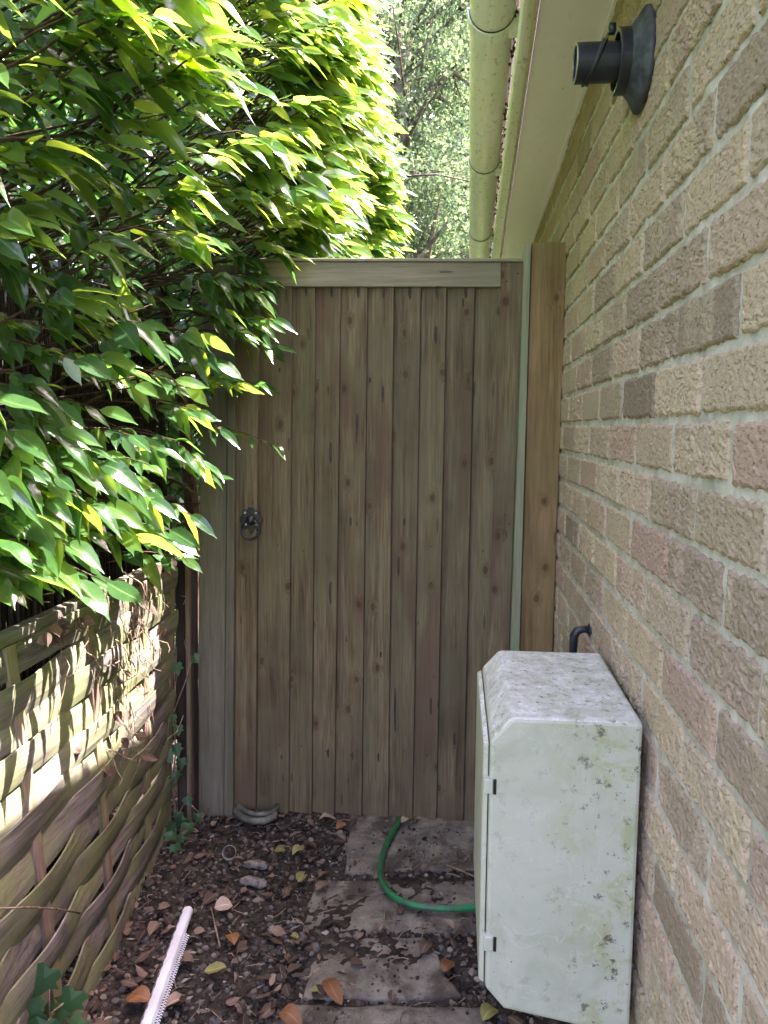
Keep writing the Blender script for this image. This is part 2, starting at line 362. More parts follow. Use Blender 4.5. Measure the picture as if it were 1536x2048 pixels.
# ------------------------------------------------------------------ the house
XW = 0.2905
house = empty('brick_house', (1.5, 2, 0), 'buff rustic brick house wall under white eaves on the right', 'house')
SOF = H+.80; sof = lambda y: H+.882-.025*y
def brick_wall():
    mb = MB(); rr = random.Random(3)
    PT, CO, BL, BH = .229, .079, .2150, .0680
    z0 = H+.0205-CO*17                     # a bed joint just above eye level
    c = 0; zz = z0
    while zz < SOF+.06:
        off = PT/2*(c % 2)+.862-4*PT+.0055
        for k in range(-3, 26):
            ya = off+k*PT; yb = ya+BL
            if yb < -.4 or ya > 5.4: continue
            near = .5 < yb and ya < 1.25; mid = .5 < yb and ya < 2.35
            step = .0026 if near else (.0045 if mid else .02)
            za = zz; zb = min(zz+BH, sof(ya)+.02)
            if zb-za < .01: continue
            nx = max(4, int(BL/step)); nz = max(3, int((zb-za)/step))
            u = np.linspace(0, 1, nx+1); v_ = np.linspace(0, 1, nz+1)
            U, V = np.meshgrid(u, v_, indexing='ij')
            s = c*131+k*7
            edge = np.minimum(np.minimum(U, 1-U)*BL, np.minimum(V, 1-V)*(zb-za))
            Y = ya+U*BL; Z = za+V*(zb-za)
            # ragged edges
            Y = Y+(vn(Z*120, U*0+s, s)-.5)*.005*(1-np.clip(edge/.012, 0, 1))
            Z = Z+(vn(Y*110, V*0+s+9, s+3)-.5)*.0055*(1-np.clip(edge/.012, 0, 1))
            warp = fbm(Y*40, Z*40, s, 2)*6
            ridg = vn(Y*105+warp*.5+Z*30, Z*230+warp*1.3, s+1)
            fine = vn(Y*230, Z*330, s+2)
            rough = .0024*(rr.random()*.8+.4)
            d = rough*(ridg-.45)*1.5+rough*.6*(fine-.5)+.003*(fbm(Y*12, Z*12, s+5, 2)-.4)
            d = d-.0045*np.clip(1-edge/.0055, 0, 1)**2+rr.uniform(-.0012, .0012)
            X = XW-d
            n0 = (nx+1)*(nz+1)
            Vt = np.stack([X.ravel(), Y.ravel(), Z.ravel()], 1)
            idx = np.arange(n0).reshape(nx+1, nz+1)
            Q = np.stack([idx[:-1, :-1].ravel(), idx[:-1, 1:].ravel(), idx[1:, 1:].ravel(), idx[1:, :-1].ravel()], 1)
            per = np.concatenate([idx[:, 0], idx[-1, 1:], idx[::-1, -1][1:], idx[0, ::-1][1:-1]])
            Bk = Vt[per].copy(); Bk[:, 0] = XW+.014
            m = len(per); a = per; b = np.roll(per, -1); ia = n0+np.arange(m); ib = np.roll(ia, -1)
            Q2 = np.stack([a, b, ib, ia], 1)
            rv = np.full(n0+m, rr.random())
            mb.addnp(np.concatenate([Vt, Bk]), np.concatenate([Q, Q2]), rv)
        c += 1; zz += CO
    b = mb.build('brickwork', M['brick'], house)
    # mortar bed: an uneven sheet set back from the brick faces, backed by the solid wall
    mm = MB(); Yg = np.linspace(-.5, 5.4, 900); Zg = np.linspace(-.1, SOF+.12, 330)
    YY, ZZ = np.meshgrid(Yg, Zg, indexing='ij')
    XX = XW+.0040-(fbm(YY*9, ZZ*9, 77, 3)-.45)*.006-(vn(YY*55, ZZ*55, 5)-.5)*.0025
    idx = np.arange(YY.size).reshape(YY.shape)
    Q = np.stack([idx[:-1, :-1].ravel(), idx[:-1, 1:].ravel(), idx[1:, 1:].ravel(), idx[1:, :-1].ravel()], 1)
    mm.addnp(np.stack([XX.ravel(), YY.ravel(), ZZ.ravel()], 1), Q, np.zeros(YY.size))
    mm.box((XW+.02, -.5, -.1), (XW+.30, 5.4, SOF+.12))
    mm.box((XW+.30, 5.1, -.1), (5.0, 5.4, SOF+.12))
    mm.build('wall', M['mortar'], house, smooth=True)
brick_wall()
Y0, Y1 = -.6, 5.6
fo = lambda y: .088+.0112*y          # outer face of the fascia's bottom lip
fi = lambda y: .115+.0162*y
def eave(name, mat_, x0, x1, z0, z1, bevel=0):     # a strip running along the eaves; arguments are functions of y
    m_ = MB(); q = lambda y: [(x0(y), y, z0(y)), (x1(y), y, z0(y)), (x1(y), y, z1(y)), (x0(y), y, z1(y))]
    m_.hexa(q(Y0), q(Y1)); return m_.build(name, mat_, house, bevel=bevel)
eave('soffit', M['soffit'], lambda y: fi(y)+.001, lambda y: XW+.03, sof, lambda y: sof(y)+.012)
eave('soffit_trim', M['soffit'], lambda y: XW-.007, lambda y: XW+.004, lambda y: sof(y)-.008, lambda y: sof(y)-.0015)
eave('fascia_lip', M['fascia'], fo, lambda y: fi(y)-.002, lambda y: sof(y)-.014, lambda y: sof(y)+.035, .010)
eave('fascia', M['fascia'], lambda y: fo(y)+.014, lambda y: fi(y)-.002, lambda y: sof(y)+.036, lambda y: sof(y)+.22)
m_ = MB()   # tiled roof, stepping up course by course
for i in range(14):
    x0 = .03+i*.26; zb = SOF+.26+i*.20
    m_.hexa([(x0, Y0, zb), (x0+.34, Y0, zb+.26), (x0+.34, Y0, zb+.285), (x0, Y0, zb+.025)],
            [(x0+.06, Y1, zb), (x0+.40, Y1, zb+.26), (x0+.40, Y1, zb+.285), (x0+.06, Y1, zb+.025)])
m_.build('roof', M['roof'], house)

# gutter
GR = .0545; gx = lambda y: .037+.0108*y; gzf = lambda y: sof(y)+.16; GZ = gzf(2)
gut = empty('gutter', (gx(2), 2, GZ), 'algae stained white half round gutter along the eaves', 'gutter')
def half_round(y0, y1, r, th, seg=22, ny=2):
    mb = MB(); vs = []; fs = []
    for j in range(ny+1):
        y = y0+(y1-y0)*j/ny
        for rad in (r, r-th):
            for k in range(seg+1):
                a = math.pi+math.pi*k/seg
                vs.append((gx(y)+rad*math.cos(a), y, gzf(y)+rad*math.sin(a)))
    n = seg+1
    for j in range(ny):
        o = j*2*n; p = (j+1)*2*n
        for k in range(seg):
            fs.append((o+k, p+k, p+k+1, o+k+1)); fs.append((o+n+k, o+n+k+1, p+n+k+1, p+n+k))
        fs.append((o, o+n, p+n, p)); fs.append((o+seg, p+seg, p+n+seg, o+n+seg))
    for o in (0, ny*2*n):
        for k in range(seg): fs.append((o+k, o+k+1, o+n+k+1, o+n+k))
    mb.add(vs, fs); return mb
half_round(Y0, Y1, GR, .003).build('channel', M['gutter'], gut, smooth=False)
for yb in (1.02, 1.96, 2.90, 3.80, 4.75):
    mb = half_round(yb-.02, yb+.02, GR+.0055, .005)
    x1 = gx(yb)+GR; GZ = gzf(yb)
    mb.box((x1-.014, yb-.018, GZ-.050), (fo(yb)+.012, yb+.018, GZ-.002))
    mb.box((gx(yb)-GR-.007, yb-.02, GZ-.001), (gx(yb)-GR+.008, yb+.02, GZ+.006))
    bk_ = mb.build('bracket', M['bracket'], gut)
    half_round(yb-.0235, yb-.0205, GR+.0018, .0012).build('joint_line', M['dark'], bk_)

mb = MB(); rr = random.Random(9)      # moss and grime caught between gutter and fascia
for k in range(260):
    y = rr.uniform(.6, 4.6); x = gx(y)+GR+rr.uniform(-.002, .006); z = gzf(y)-rr.uniform(.012, .045); r_ = rr.uniform(.0015, .0045)
    mb.tube([(x, y-r_*2.5, z), (x+rr.gauss(0, .001), y, z+r_*.3), (x, y+r_*2.5, z)], [r_*.3, r_, r_*.3], 5)
o_ = mb.build('moss', M['rust'], gut); o_['kind'] = 'stuff'

# vent pipe through the wall
pc = atX(1288, 122, XW); Yp, Zp = pc.y, pc.z
e0 = atY(1152, 72, Yp); e1 = atY(1149, 153, Yp); PR = (e0.z-e1.z)/2*.97; PL = XW-(e0.x+e1.x)/2+.004; K = PR/.0335
vent = empty('vent_pipe', (XW, Yp, Zp), 'short black vent pipe with grey rubber collar poking out high on brick wall', 'pipe')
mb = MB(); ax = (-1, 0, 0); og = (XW+.004, Yp, Zp)
mb.lathe(og, ax, [(0, .078*K), (.006, .086*K), (.011, .085*K), (.022, .066*K), (.034, .052*K)], 48); mb.build('wall_collar', M['rubber'], vent, smooth=True)
mb = MB(); mb.lathe(og, ax, [(.028, .052*K), (.029, .0545*K), (.048, .0545*K), (.050, .053*K), (.050, .047*K), (.036, .0455*K)], 48); mb.build('socket_ring', M['black'], vent)
mb = MB(); mb.lathe(og, ax, [(.02, PR), (PL-.002, PR), (PL, PR-.001), (PL, PR-.0035), (.02, PR-.0035)], 48); pp = mb.build('pipe', M['black'], vent)
mb = MB(); mb.lathe(og, ax, [(PL-.0012, PR+.0003), (PL+.0005, PR), (PL+.0008, PR-.0036), (PL-.001, PR-.0038)], 48); mb.build('pipe_rim', M['galv'], pp)
mb = MB()
for dd, ph in ((0, 0.0), (.006, .3)):
    pts = []
    for k in range(28):
        a = 2*math.pi*k/28; dx = PL*.66+dd-.014*math.cos(a+ph)
        pts.append((XW-dx, Yp+(PR+.0018)*math.sin(a), Zp+(PR+.0018)*math.cos(a)))
    mb.tube(pts, .0028, 6, closed=True)
mb.box((XW-PL*.56, Yp-.042, Zp+.028), (XW-PL*.47, Yp-.030, Zp+.042))
mb.build('cable_tie', M['black'], vent, smooth=True)

# small black waste pipe elbow behind the cabinet
pe = atX(1160, 1268, XW-.02)
mb = MB(); q = Vector((XW-.045, pe.y, pe.z))
mb.tube([(XW+.004, q.y, q.z+.010), (XW-.014, q.y, q.z+.011), (XW-.026, q.y, q.z+.007), (XW-.033, q.y, q.z-.005), (XW-.034, q.y, q.z-.05), (XW-.034, q.y, q.z-.36)],
        [.008, .008, .010, .010, .0085, .0085], 14)
mb.lathe((XW+.006, q.y, q.z+.010), (-1, 0, 0), [(0, .015), (.006, .015), (.009, .010)], 20)
tag(mb.build('waste_pipe', M['black'], None, smooth=True, origin=q), 'small black pipe elbow entering the brick wall behind the cabinet', 'pipe')

# ------------------------------------------------------------------ meter cabinet
YN, YF = 1.12, 1.48
bx0, bx1 = .052, .277; zt = atY(1270, 1447, YN).z; zb_ = atY(1255, 2072, YN).z
box = empty('meter_cabinet', ((bx0+bx1)/2, (YN+YF)/2, zb_), 'pale grey green plastic meter cabinet fixed low on the brick wall', 'cabinet')
def prof(y, x0, grow=0):
    return [(bx1, y, zb_-.004), (x0+.030, y, zb_+.028), (x0, y, zb_+.062), (x0, y, zt-.036), (x0+.032, y, zt), (bx1, y, zt+.001)]
mb = MB(); a = prof(YN, bx0); b = prof(YF, bx0-.002); n = 6
mb.add(a+b, [tuple(range(n)), tuple(reversed(range(n, 2*n)))]+[(i, n+i, n+(i+1) % n, (i+1) % n) for i in range(n)])
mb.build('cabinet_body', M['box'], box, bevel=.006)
mb = MB()     # the door is the lipped panel on the path side
mb.hexa([(bx0-.010, YN+.008, zb_+.070), (bx0-.0015, YN+.004, zb_+.066), (bx0-.0015, YN+.004, zt-.040), (bx0-.010, YN+.008, zt-.044)],
        [(bx0-.012, YF-.008, zb_+.070), (bx0-.0035, YF-.004, zb_+.066), (bx0-.0035, YF-.004, zt-.040), (bx0-.012, YF-.008, zt-.044)])
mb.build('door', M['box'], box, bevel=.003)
for py in (1573, 1888):
    c = atY(983, py, YN-.002)
    mb = MB(); mb.box((c.x-.012, YN-.004, c.z-.012), (c.x+.0025, YN+.012, c.z+.012)); hg = mb.build('hinge', M['box'], box, bevel=.002)
    mb = MB(); mb.box((c.x+.003, YN-.0012, c.z-.013), (c.x+.0075, YN+.012, c.z+.011)); sl = mb.build('slot', M['dark'], hg)
mb = MB(); mb.box((bx1-.004, YN+.06, zb_+.02), (XW-.004, YF-.012, zt-.02)); mb.build('gap_shade_plate', M['dark'], box)  # near-black plate stands in for the shade in the gap behind the cabinet

# ------------------------------------------------------------------ gate and posts
YG = 2.30
gate = empty('garden_gate', atY(740, 1640, YG), 'tall treated feather edge board garden gate closed across the path', 'gate')
def lerp(a, b, t): return a+(b-a)*t
TX = [517, 581, 627.5, 678, 731.6, 784, 838, 889, 945, 1004]
BX = [513, 574, 620, 665, 719.5, 772, 821, 868, 921.7, 966]
BY = [1621, 1623, 1624, 1625.5, 1629, 1631, 1633, 1637, 1641]
for i in range(9):
    tl = atY(TX[i]-2, 560, YG+.02); tr = atY(TX[i+1]+5, 560, YG+.02)
    bl = atY(BX[i]-2, BY[i]-1.5, YG+.02); br = atY(BX[i+1]+5, BY[i]+.6, YG+.02)
    base = YG+.026
    tL, tR = .004, .021                   # wedge: thin left edge, thick right edge over the next board
    f = lambda p, t_: (p.x, base-t_, p.z); k = lambda p: (p.x, base+.002, p.z)
    mb = MB()
    nrow = 14; vs = []; fs = []
    for j in range(nrow+1):
        s = j/nrow; l_ = bl.lerp(tl, s); r_ = br.lerp(tr, s)
        w_ = (vn(np.array([s*3.1]), np.array([i*5.3]))[0]-.5)*.002
        for (t0, th) in ((0, tL), (.25, lerp(tL, tR, .25)+w_*.3), (.8, lerp(tL, tR, .8)+w_), (.985, tR+w_), (1.0, tR-.0025+w_)):
            p = l_.lerp(r_, t0); vs.append((p.x, base-th, p.z))
        vs.append((r_.x, base+.002, r_.z)); vs.append((l_.x, base+.002, l_.z))
    m = 7
    for j in range(nrow):
        for q in range(m): fs.append((j*m+q, j*m+(q+1) % m, (j+1)*m+(q+1) % m, (j+1)*m+q))
    fs.append(tuple(reversed(range(m)))); fs.append(tuple(nrow*m+q for q in range(m)))
    mb.add(vs, fs); mb.build('board', M['gate'], gate)
def plank(name, mat_, px, Yf, depth, parent, bevel=.0025):
    c = [atY(x, y, Yf) for x, y in px]     # bl, br, tr, tl
    mb = MB(); mb.hexa([tuple(p) for p in c], [(p.x, Yf+depth, p.z) for p in c]); return mb.build(name, mat_, parent, bevel=bevel)
plank('stile', M['gate'], [(466, 1618), (511, 1619), (517, 524), (472, 524)], YG, .045, gate)
plank('stile', M['gate'], [(964, 1640), (1006, 1640), (1046.5, 524), (1003, 524)], YG, .045, gate)
plank('top_rail', M['gate_h'], [(518, 573), (1002, 574), (1002.5, 524), (518, 523)], YG-.001, .045, gate)
plank('cap_strip', M['gate_h'], [(466, 522), (1047, 523), (1047, 516.5), (466, 516)], YG-.006, .06, gate, .0015)
for pz in (1560, 1050, 640):   # ledges on the far side
    plank('ledge', M['gate_h'], [(474, pz), (1000, pz), (1000, pz-50), (474, pz-50)], YG+.03, .03, gate)
def screw(p, r, m_): m_.lathe((p.x, p.y, p.z), (0, -1, 0), [(0, r), (.0012, r), (.0018, r*.6), (.0018, .0001)], 10)
def nail_at(p): m2 = MB(); screw(p, .0024, m2); m2.build('nail', M['rust'], gate)
for (x, y) in ((1013, 532), (1036, 547), (1013, 563), (1010, 1030), (1018, 1048)): nail_at(atY(x, y, YG-.0002))
for i in range(9):
    for yy in (1090, 1502):
        s = (yy-560)/1070; x = lerp(lerp(TX[i], TX[i+1], .72), lerp(BX[i], BX[i+1], .72), s)+RNG.uniform(-6, 6)
        nail_at(atY(x, yy+RNG.uniform(-14, 14), YG+.026-.0145))

def split(px, py, w_, h_):
    n_ = 10; c = [atY(px+w_/2*math.cos(a)*(1 if math.sin(a) > 0 else .8), py-h_/2*math.sin(a), YG+.0148) for a in [2*math.pi*k/n_ for k in range(n_)]]
    fx = [(p.x, YG+.0082, p.z) for p in c]; bx = [(p.x, YG+.022, p.z) for p in c]
    m2 = MB(); m2.add(fx+bx, [tuple(reversed(range(n_)))]+[(k, n_+k, n_+(k+1) % n_, (k+1) % n_) for k in range(n_)]); m2.build('resin_split', M['rust'], gate)
for a in ((613,585,5,18),(664,585,6,22),(717,585,7,24),(768,585,6,24),(820,586,7,28),(874,586,8,26),(932,585,7,26),(926,606,4,18),(872,670,8,38),(766,788,6,36),(715,850,6,48),(662,905,7,46),(702,1043,4,18),(809,1043,5,16),
          (662,1185,8,46),(797,1132,5,40),(862,1411,6,36),(909,1476,6,28),(790,1419,3,90),(657,1505,5,20),(564,1513,4,10),(706,1511,4,18),(757,1513,4,18),(762,1308,5,12),(740,760,4,10),(560,740,5,9)): split(*a)
# ring latch
lc = atY(502, 1043, YG-.001)
latch = MB(); pts = [(0,30),(6,29),(8,23),(14,26),(19,22),(18,14),(24,9),(24,-2),(19,-7),(18,-13),(13,-16),(7,-14),(5,-19),(0,-27)]
pts = pts+[(-x, y) for x, y in reversed(pts[1:-1])]
sc_ = YG/F
fr = [(lc.x+x*sc_, YG-.0045, lc.z+y*sc_) for x, y in pts]; bk = [(x, YG-.0006, z) for x, y, z in fr]
n = len(fr); latch.add(fr+bk, [tuple(range(n)), tuple(reversed(range(n, 2*n)))]+[(i, n+i, n+(i+1) % n, (i+1) % n) for i in range(n)])
lp = latch.build('latch_plate', M['iron'], gate, bevel=.0008)
mb = MB(); mb.lathe((lc.x, YG-.004, lc.z+3*sc_), (0, -1, 0), [(0, .016), (.006, .0155), (.011, .012), (.014, .006), (.015, .0001)], 24); mb.build('boss', M['iron'], lp, smooth=True)
for dx, dy in ((-12, 18), (11, 18), (-10.5, -6), (12, -6)):
    m2 = MB(); screw(Vector((lc.x+dx*sc_, YG-.0042, lc.z+dy*sc_)), .0038, m2); s_ = m2.build('screw', M['screw']); adopt(s_, lp)
mb = MB(); mb.tube([(lc.x+19.5*sc_*math.sin(a), YG-.013+.004*math.cos(a), lc.z-16*sc_+19.5*sc_*math.cos(a)) for a in [2*math.pi*k/36 for k in range(36)]], .0036, 10, closed=True)
mb.build('ring_handle', M['iron'], lp, smooth=True)

lpost = empty('gate_post', atY(430, 1650, 2.28), 'greenish grey square timber post left of the gate beside ivy', 'post', 'timber posts either side of the gate')
plank('post', M['post_grey'], [(394, 1668), (447, 1666), (457, 530), (402, 530)], 2.28, .10, lpost, .003)
plank('batten', M['post_grey'], [(447.6, 1647), (465, 1646), (471, 530), (457.6, 530)], 2.275, .09, lpost, .002)
rpost = empty('gate_post', atY(1060, 1640, 2.28), 'brown timber post with pale green batten right of the gate against bricks', 'post', 'timber posts either side of the gate')
plank('post', M['post'], [(1028, 1690), (1091, 1690), (1134, 484), (1063.5, 485)], 2.28, .10, rpost, .002)
plank('batten', M['post_green'], [(1007.5, 1690), (1027.5, 1690), (1062.5, 489), (1049, 490)], 2.265, .08, rpost, .002)

# ------------------------------------------------------------------ ground
def gz(x, y):
    return -.010+.030*fbm(np.asarray(x)*7+5, np.asarray(y)*7+2, 31, 3)+0.02*np.clip((-.5-np.asarray(x))/.35, 0, 1)
mb = MB(); gxs = np.linspace(-1.9, .34, 260); gys = np.linspace(.5, 3.6, 380)
GX, GY = np.meshgrid(gxs, gys, indexing='ij')
GZz = gz(GX, GY)+.010*(vn(GX*70, GY*70, 3)-.5)+.006*(vn(GX*160, GY*160, 4)-.5)
idx = np.arange(GX.size).reshape(GX.shape)
Q = np.stack([idx[:-1, :-1].ravel(), idx[1:, :-1].ravel(), idx[1:, 1:].ravel(), idx[:-1, 1:].ravel()], 1)
mb.addnp(np.stack([GX.ravel(), GY.ravel(), GZz.ravel()], 1), Q, np.zeros(GX.size))
tag(mb.build('path', M['soil'], smooth=True), kind='structure')
mb = MB(); mb.add([(-60, -20, -.03), (60, -20, -.03), (60, 120, -.03), (-60, 120, -.03)], [(0, 1, 2, 3)])
tag(mb.build('ground', M['grass']), kind='structure')

# paving stones half buried in the soil
def slab(px, z, label, seed):
    c = [atZ(x, y, z) for x, y in px]; rr = random.Random(seed)
    out = []
    for i in range(len(c)):
        a, b = c[i], c[(i+1) % len(c)]
        for k in range(6):
            p = a.lerp(b, k/6); out.append(p+Vector((rr.uniform(-.006, .006), rr.uniform(-.006, .006), 0)))
    n = len(out); cen = sum(out, Vector())/n
    rings = [(1.0, -.05), (1.0, -.008), (.985, -.001), (.95, 0), (.7, .001), (.4, .0)]
    vs = []; fs = []
    for (s, dz) in rings:
        for p in out:
            q = cen+(p-cen)*s; vs.append((q.x, q.y, z+dz+(rr.random()-.5)*.004*(s < .96)))
    for j in range(len(rings)-1):
        for k in range(n): fs.append((j*n+k, j*n+(k+1) % n, (j+1)*n+(k+1) % n, (j+1)*n+k))
    fs.append(tuple((len(rings)-1)*n+k for k in range(n)))
    mb = MB(); mb.add(vs, fs)
    return tag(mb.build('paving_stone', M['slab'], smooth=True, origin=(cen.x, cen.y, z-.05)), label, 'paving stone', 'paving stones along the path')
SL = [([(704, 1600), (1015, 1612), (1030, 1738), (688, 1742)], .015, 'wide pinkish paving stone lying under the bottom of the gate'),
      ([(628, 1760), (1015, 1758), (1035, 1862), (600, 1864)], .007, 'soil smeared paving stone crossed by the green hose'),
      ([(640, 1876), (850, 1872), (925, 1992), (600, 1996)], .009, 'small worn paving stone in the middle of the path'),
      ([(575, 2008), (965, 2012), (1010, 2180), (500, 2180)], .010, 'nearest paving stone at the bottom edge beside the long brown leaf')]
for i, (p, z, l) in enumerate(SL): slab(p, z, l, i)
def on_slab(x, y):
    for p, z, l in SL:
        c = [atZ(a, b, z) for a, b in p]
        ins = True
        for i in range(4):
            a, b = c[i], c[(i+1) % 4]
            if (b.x-a.x)*(y-a.y)-(b.y-a.y)*(x-a.x) > 0: ins = False
        if ins: return z
    return None

# gravel and bark chips
def chips(n, seed):
    rr = random.Random(seed); mb = MB()
    base = [(1,0,0),(-1,0,0),(0,1,0),(0,-1,0),(0,0,1),(0,0,-1)]
    fc = [(0,2,4),(2,1,4),(1,3,4),(3,0,4),(2,0,5),(1,2,5),(3,1,5),(0,3,5)]
    cnt = 0
    while cnt < n:
        x = rr.uniform(-.95, .28); y = 1.3+1.35*rr.random()**1.05
        sl = on_slab(x, y)
        if sl is not None and (rr.random() < .6 or float(fbm(np.array([x*14.]), np.array([y*14.]), 8, 2)[0]) < .42): continue
        cnt += 1
        peb = rr.random() < .45
        s = rr.uniform(.003, .0085) if not peb else rr.uniform(.004, .010)
        if rr.random() < .05: s *= 1.7
        if sl is not None: s *= .6; z_s = float(gz(x, y))
        sx, sy, sz = (s*rr.uniform(.8, 2.2), s*rr.uniform(.4, .9), s*rr.uniform(.15, .4)) if not peb else (s*rr.uniform(.7, 1.1), s*rr.uniform(.6, 1), s*rr.uniform(.45, .8))
        z = max(sl if sl is not None else -1, float(gz(x, y)))+sz*.5
        rot = Matrix.Rotation(rr.uniform(0, 6.28), 3, 'Z') @ Matrix.Rotation(rr.gauss(0, .3), 3, 'X') @ Matrix.Rotation(rr.gauss(0, .25), 3, 'Y')
        vs = [rot @ Vector((b[0]*sx*rr.uniform(.7, 1.2), b[1]*sy*rr.uniform(.7, 1.2), b[2]*sz))+Vector((rr.uniform(-.3, .3)*s, 0, 0))+Vector((x, y, z)) for b in base]
        if peb:   # a pebble: corner and edge-midpoint shell
            ring = []; m = 7
            lv = [(-.85, .5), (-.3, .95), (.3, .95), (.85, .5)]
            ph = rr.random()*6; vs = []
            for h, q in lv:
                for k in range(m):
                    a = 2*math.pi*k/m+ph
                    vs.append(rot @ Vector((q*sx*math.cos(a)*rr.uniform(.88, 1.1), q*sy*math.sin(a)*rr.uniform(.88, 1.1), h*sz))+Vector((x, y, z)))
            f2 = [(j*m+k, j*m+(k+1) % m, (j+1)*m+(k+1) % m, (j+1)*m+k) for j in range(3) for k in range(m)]+[tuple(3*m+k for k in range(m)), tuple(reversed(range(m)))]
            mb.add(vs, f2, min(1, rr.random()**1.3*.95))
        else: mb.add(vs, fc, min(1, rr.random()**1.2))
    return mb
tag(chips(11000, 5).build('gravel', M['chip']), 'dark gravel and bark chips covering the path', 'gravel', kind='stuff')

# ------------------------------------------------------------------ leaves
NT_, NW = 8, 4; EXTRA = {}
def leaf_arrays(P, D, U, L, W, droop, fold, rnd, shape='laurel', curl=None):
    """P base points, D directions, U up hints (n,3) -> verts, quads, rnd"""
    n = len(P); D = D/np.linalg.norm(D, axis=1, keepdims=True)
    S = np.cross(D, U); S /= np.linalg.norm(S, axis=1, keepdims=True)+1e-9
    Nn = np.cross(S, D)
    t = np.linspace(0, 1, NT_+1)
    if shape == 'laurel': wt = np.sin(np.pi*np.clip(t, 0, 1)**.82)**.8*(1-.25*t); wt[-2] *= .62; wt[-1] = .02; wt[0] = .05
    else: wt = np.sin(np.pi*t**.9)**.7; wt[-1] = .02; wt[0] = .04
    s = np.linspace(-1, 1, NW+1)
    T, Sg = np.meshgrid(t, s, indexing='ij')
    Wt = wt[:, None]*np.ones_like(Sg)
    c = P[:, None, None, :]+D[:, None, None, :]*(L[:, None, None]*T)[..., None]
    c = c+S[:, None, None, :]*(W[:, None, None]*Wt*Sg)[..., None]
    wav = np.sin(T*14+rnd[:, None, None]*40)*np.abs(Sg)*.17
    up = fold[:, None, None]*W[:, None, None]*Wt*(np.abs(Sg)+wav)-droop[:, None, None]*L[:, None, None]*T**2*.0
    c = c+Nn[:, None, None, :]*up[..., None]
    bend = np.sin(rnd*97.0)*.13+np.cos(rnd*31.0)*.05; c = c+S[:, None, None, :]*(bend[:, None, None]*L[:, None, None]*T**2)[..., None]
    c = c+Nn[:, None, None, :]*(np.sin(rnd*211.0)[:, None, None]*.05*L[:, None, None]*np.sin(T*5.5))[..., None]
    c[..., 2] -= droop[:, None, None]*L[:, None, None]*T**2
    if curl is not None: c = c+Nn[:, None, None, :]*(curl[:, None, None]*L[:, None, None]*np.sin(np.pi*T))[..., None]
    m = (NT_+1)*(NW+1); idx = np.arange(m).reshape(NT_+1, NW+1)
    q = np.stack([idx[:-1, :-1].ravel(), idx[1:, :-1].ravel(), idx[1:, 1:].ravel(), idx[:-1, 1:].ravel()], 1)
    Q = (q[None]+(np.arange(n)*m)[:, None, None]).reshape(-1, 4)
    global EXTRA
    EXTRA = {'across': np.tile(np.abs(Sg).ravel(), n), 'along': np.tile(T.ravel(), n)}
    return c.reshape(-1, 3), Q, np.repeat(rnd, m)
def np_mesh(name, V, Q, rv, mat_, parent=None, smooth=True):
    me = bpy.data.meshes.new(name); nf = len(Q); k = Q.shape[1]
    me.vertices.add(len(V)); me.vertices.foreach_set('co', V.astype(np.float32).ravel())
    me.loops.add(nf*k); me.loops.foreach_set('vertex_index', Q.astype(np.int32).ravel())
    me.polygons.add(nf); me.polygons.foreach_set('loop_start', (np.arange(nf)*k).astype(np.int32))
    me.update(calc_edges=True)
    at = me.attributes.new('rnd', 'FLOAT', 'POINT'); at.data.foreach_set('value', rv.astype(np.float32))
    if smooth:
        for k_, v_ in EXTRA.items():
            if len(v_) == len(V): at = me.attributes.new(k_, 'FLOAT', 'POINT'); at.data.foreach_set('value', v_.astype(np.float32))
    else:
        at = me.attributes.new('across', 'FLOAT', 'POINT'); at.data.foreach_set('value', np.full(len(V), .5, dtype=np.float32))
    me.polygons.foreach_set('use_smooth', [smooth]*nf)
    me.materials.append(mat_); o = bpy.data.objects.new(name, me); COL.objects.link(o)
    if parent: adopt(o, parent)
    return o

# ------------------------------------------------------------------ hedge
hedge = empty('laurel_hedge', (-1.1, 2.2, 0), 'sunlit glossy laurel hedge spilling over the woven fence and gate', 'hedge')
class Leaves:
    def __init__(s): s.P = []; s.D = []; s.U = []; s.L = []; s.W = []; s.dr = []; s.fo = []; s.r = []
    def add(s, p, d, u, L, W, dr, fo, r):
        s.P.append(tuple(p)); s.D.append(tuple(d)); s.U.append(tuple(u)); s.L.append(L); s.W.append(W); s.dr.append(dr); s.fo.append(fo); s.r.append(r)
    def arrays(s, shape='laurel'): return leaf_arrays(np.array(s.P), np.array(s.D), np.array(s.U), np.array(s.L), np.array(s.W), np.array(s.dr), np.array(s.fo), np.array(s.r), shape)
hr = random.Random(21); LV = Leaves(); BR = MB()
def spray(tip, back, n, size=1.0, bias=Vector((.62, -.16, -.42)), young=.5):
    base = tip+back; mid = (tip+base)/2+Vector((hr.gauss(0, .02), hr.gauss(0, .02), .03*hr.random()+.01))
    pts = [base, base.lerp(mid, .6)+Vector((0, 0, .01)), mid, mid.lerp(tip, .55)+Vector((0, 0, .008)), tip]
    BR.tube(pts, [.0032, .0028, .0024, .0018, .0011], 5, hr.random())
    ax = (tip-mid).normalized()
    for i in range(n):
        t = 1-.75*(i/max(1, n-1))*hr.uniform(.8, 1.1); t = max(.1, t)
        p = mid.lerp(tip, t) if i else tip
        a = i*2.4+hr.uniform(-.5, .5)
        rad = Vector((math.cos(a)*.5, math.sin(a), math.sin(a*1.3)*.5))
        d = (ax*.5+rad*.75+bias*.62).normalized()
        u = Vector((hr.gauss(-.1, .5), hr.gauss(-.55, .5), 1)).normalized()
        L = .094*size*hr.uniform(.5, 1.2)
        LV.add(p, d, u, L, L*hr.uniform(.20, .28), hr.uniform(.05, .38), hr.uniform(.1, .5), min(1, max(0, hr.gauss(young, .25))))
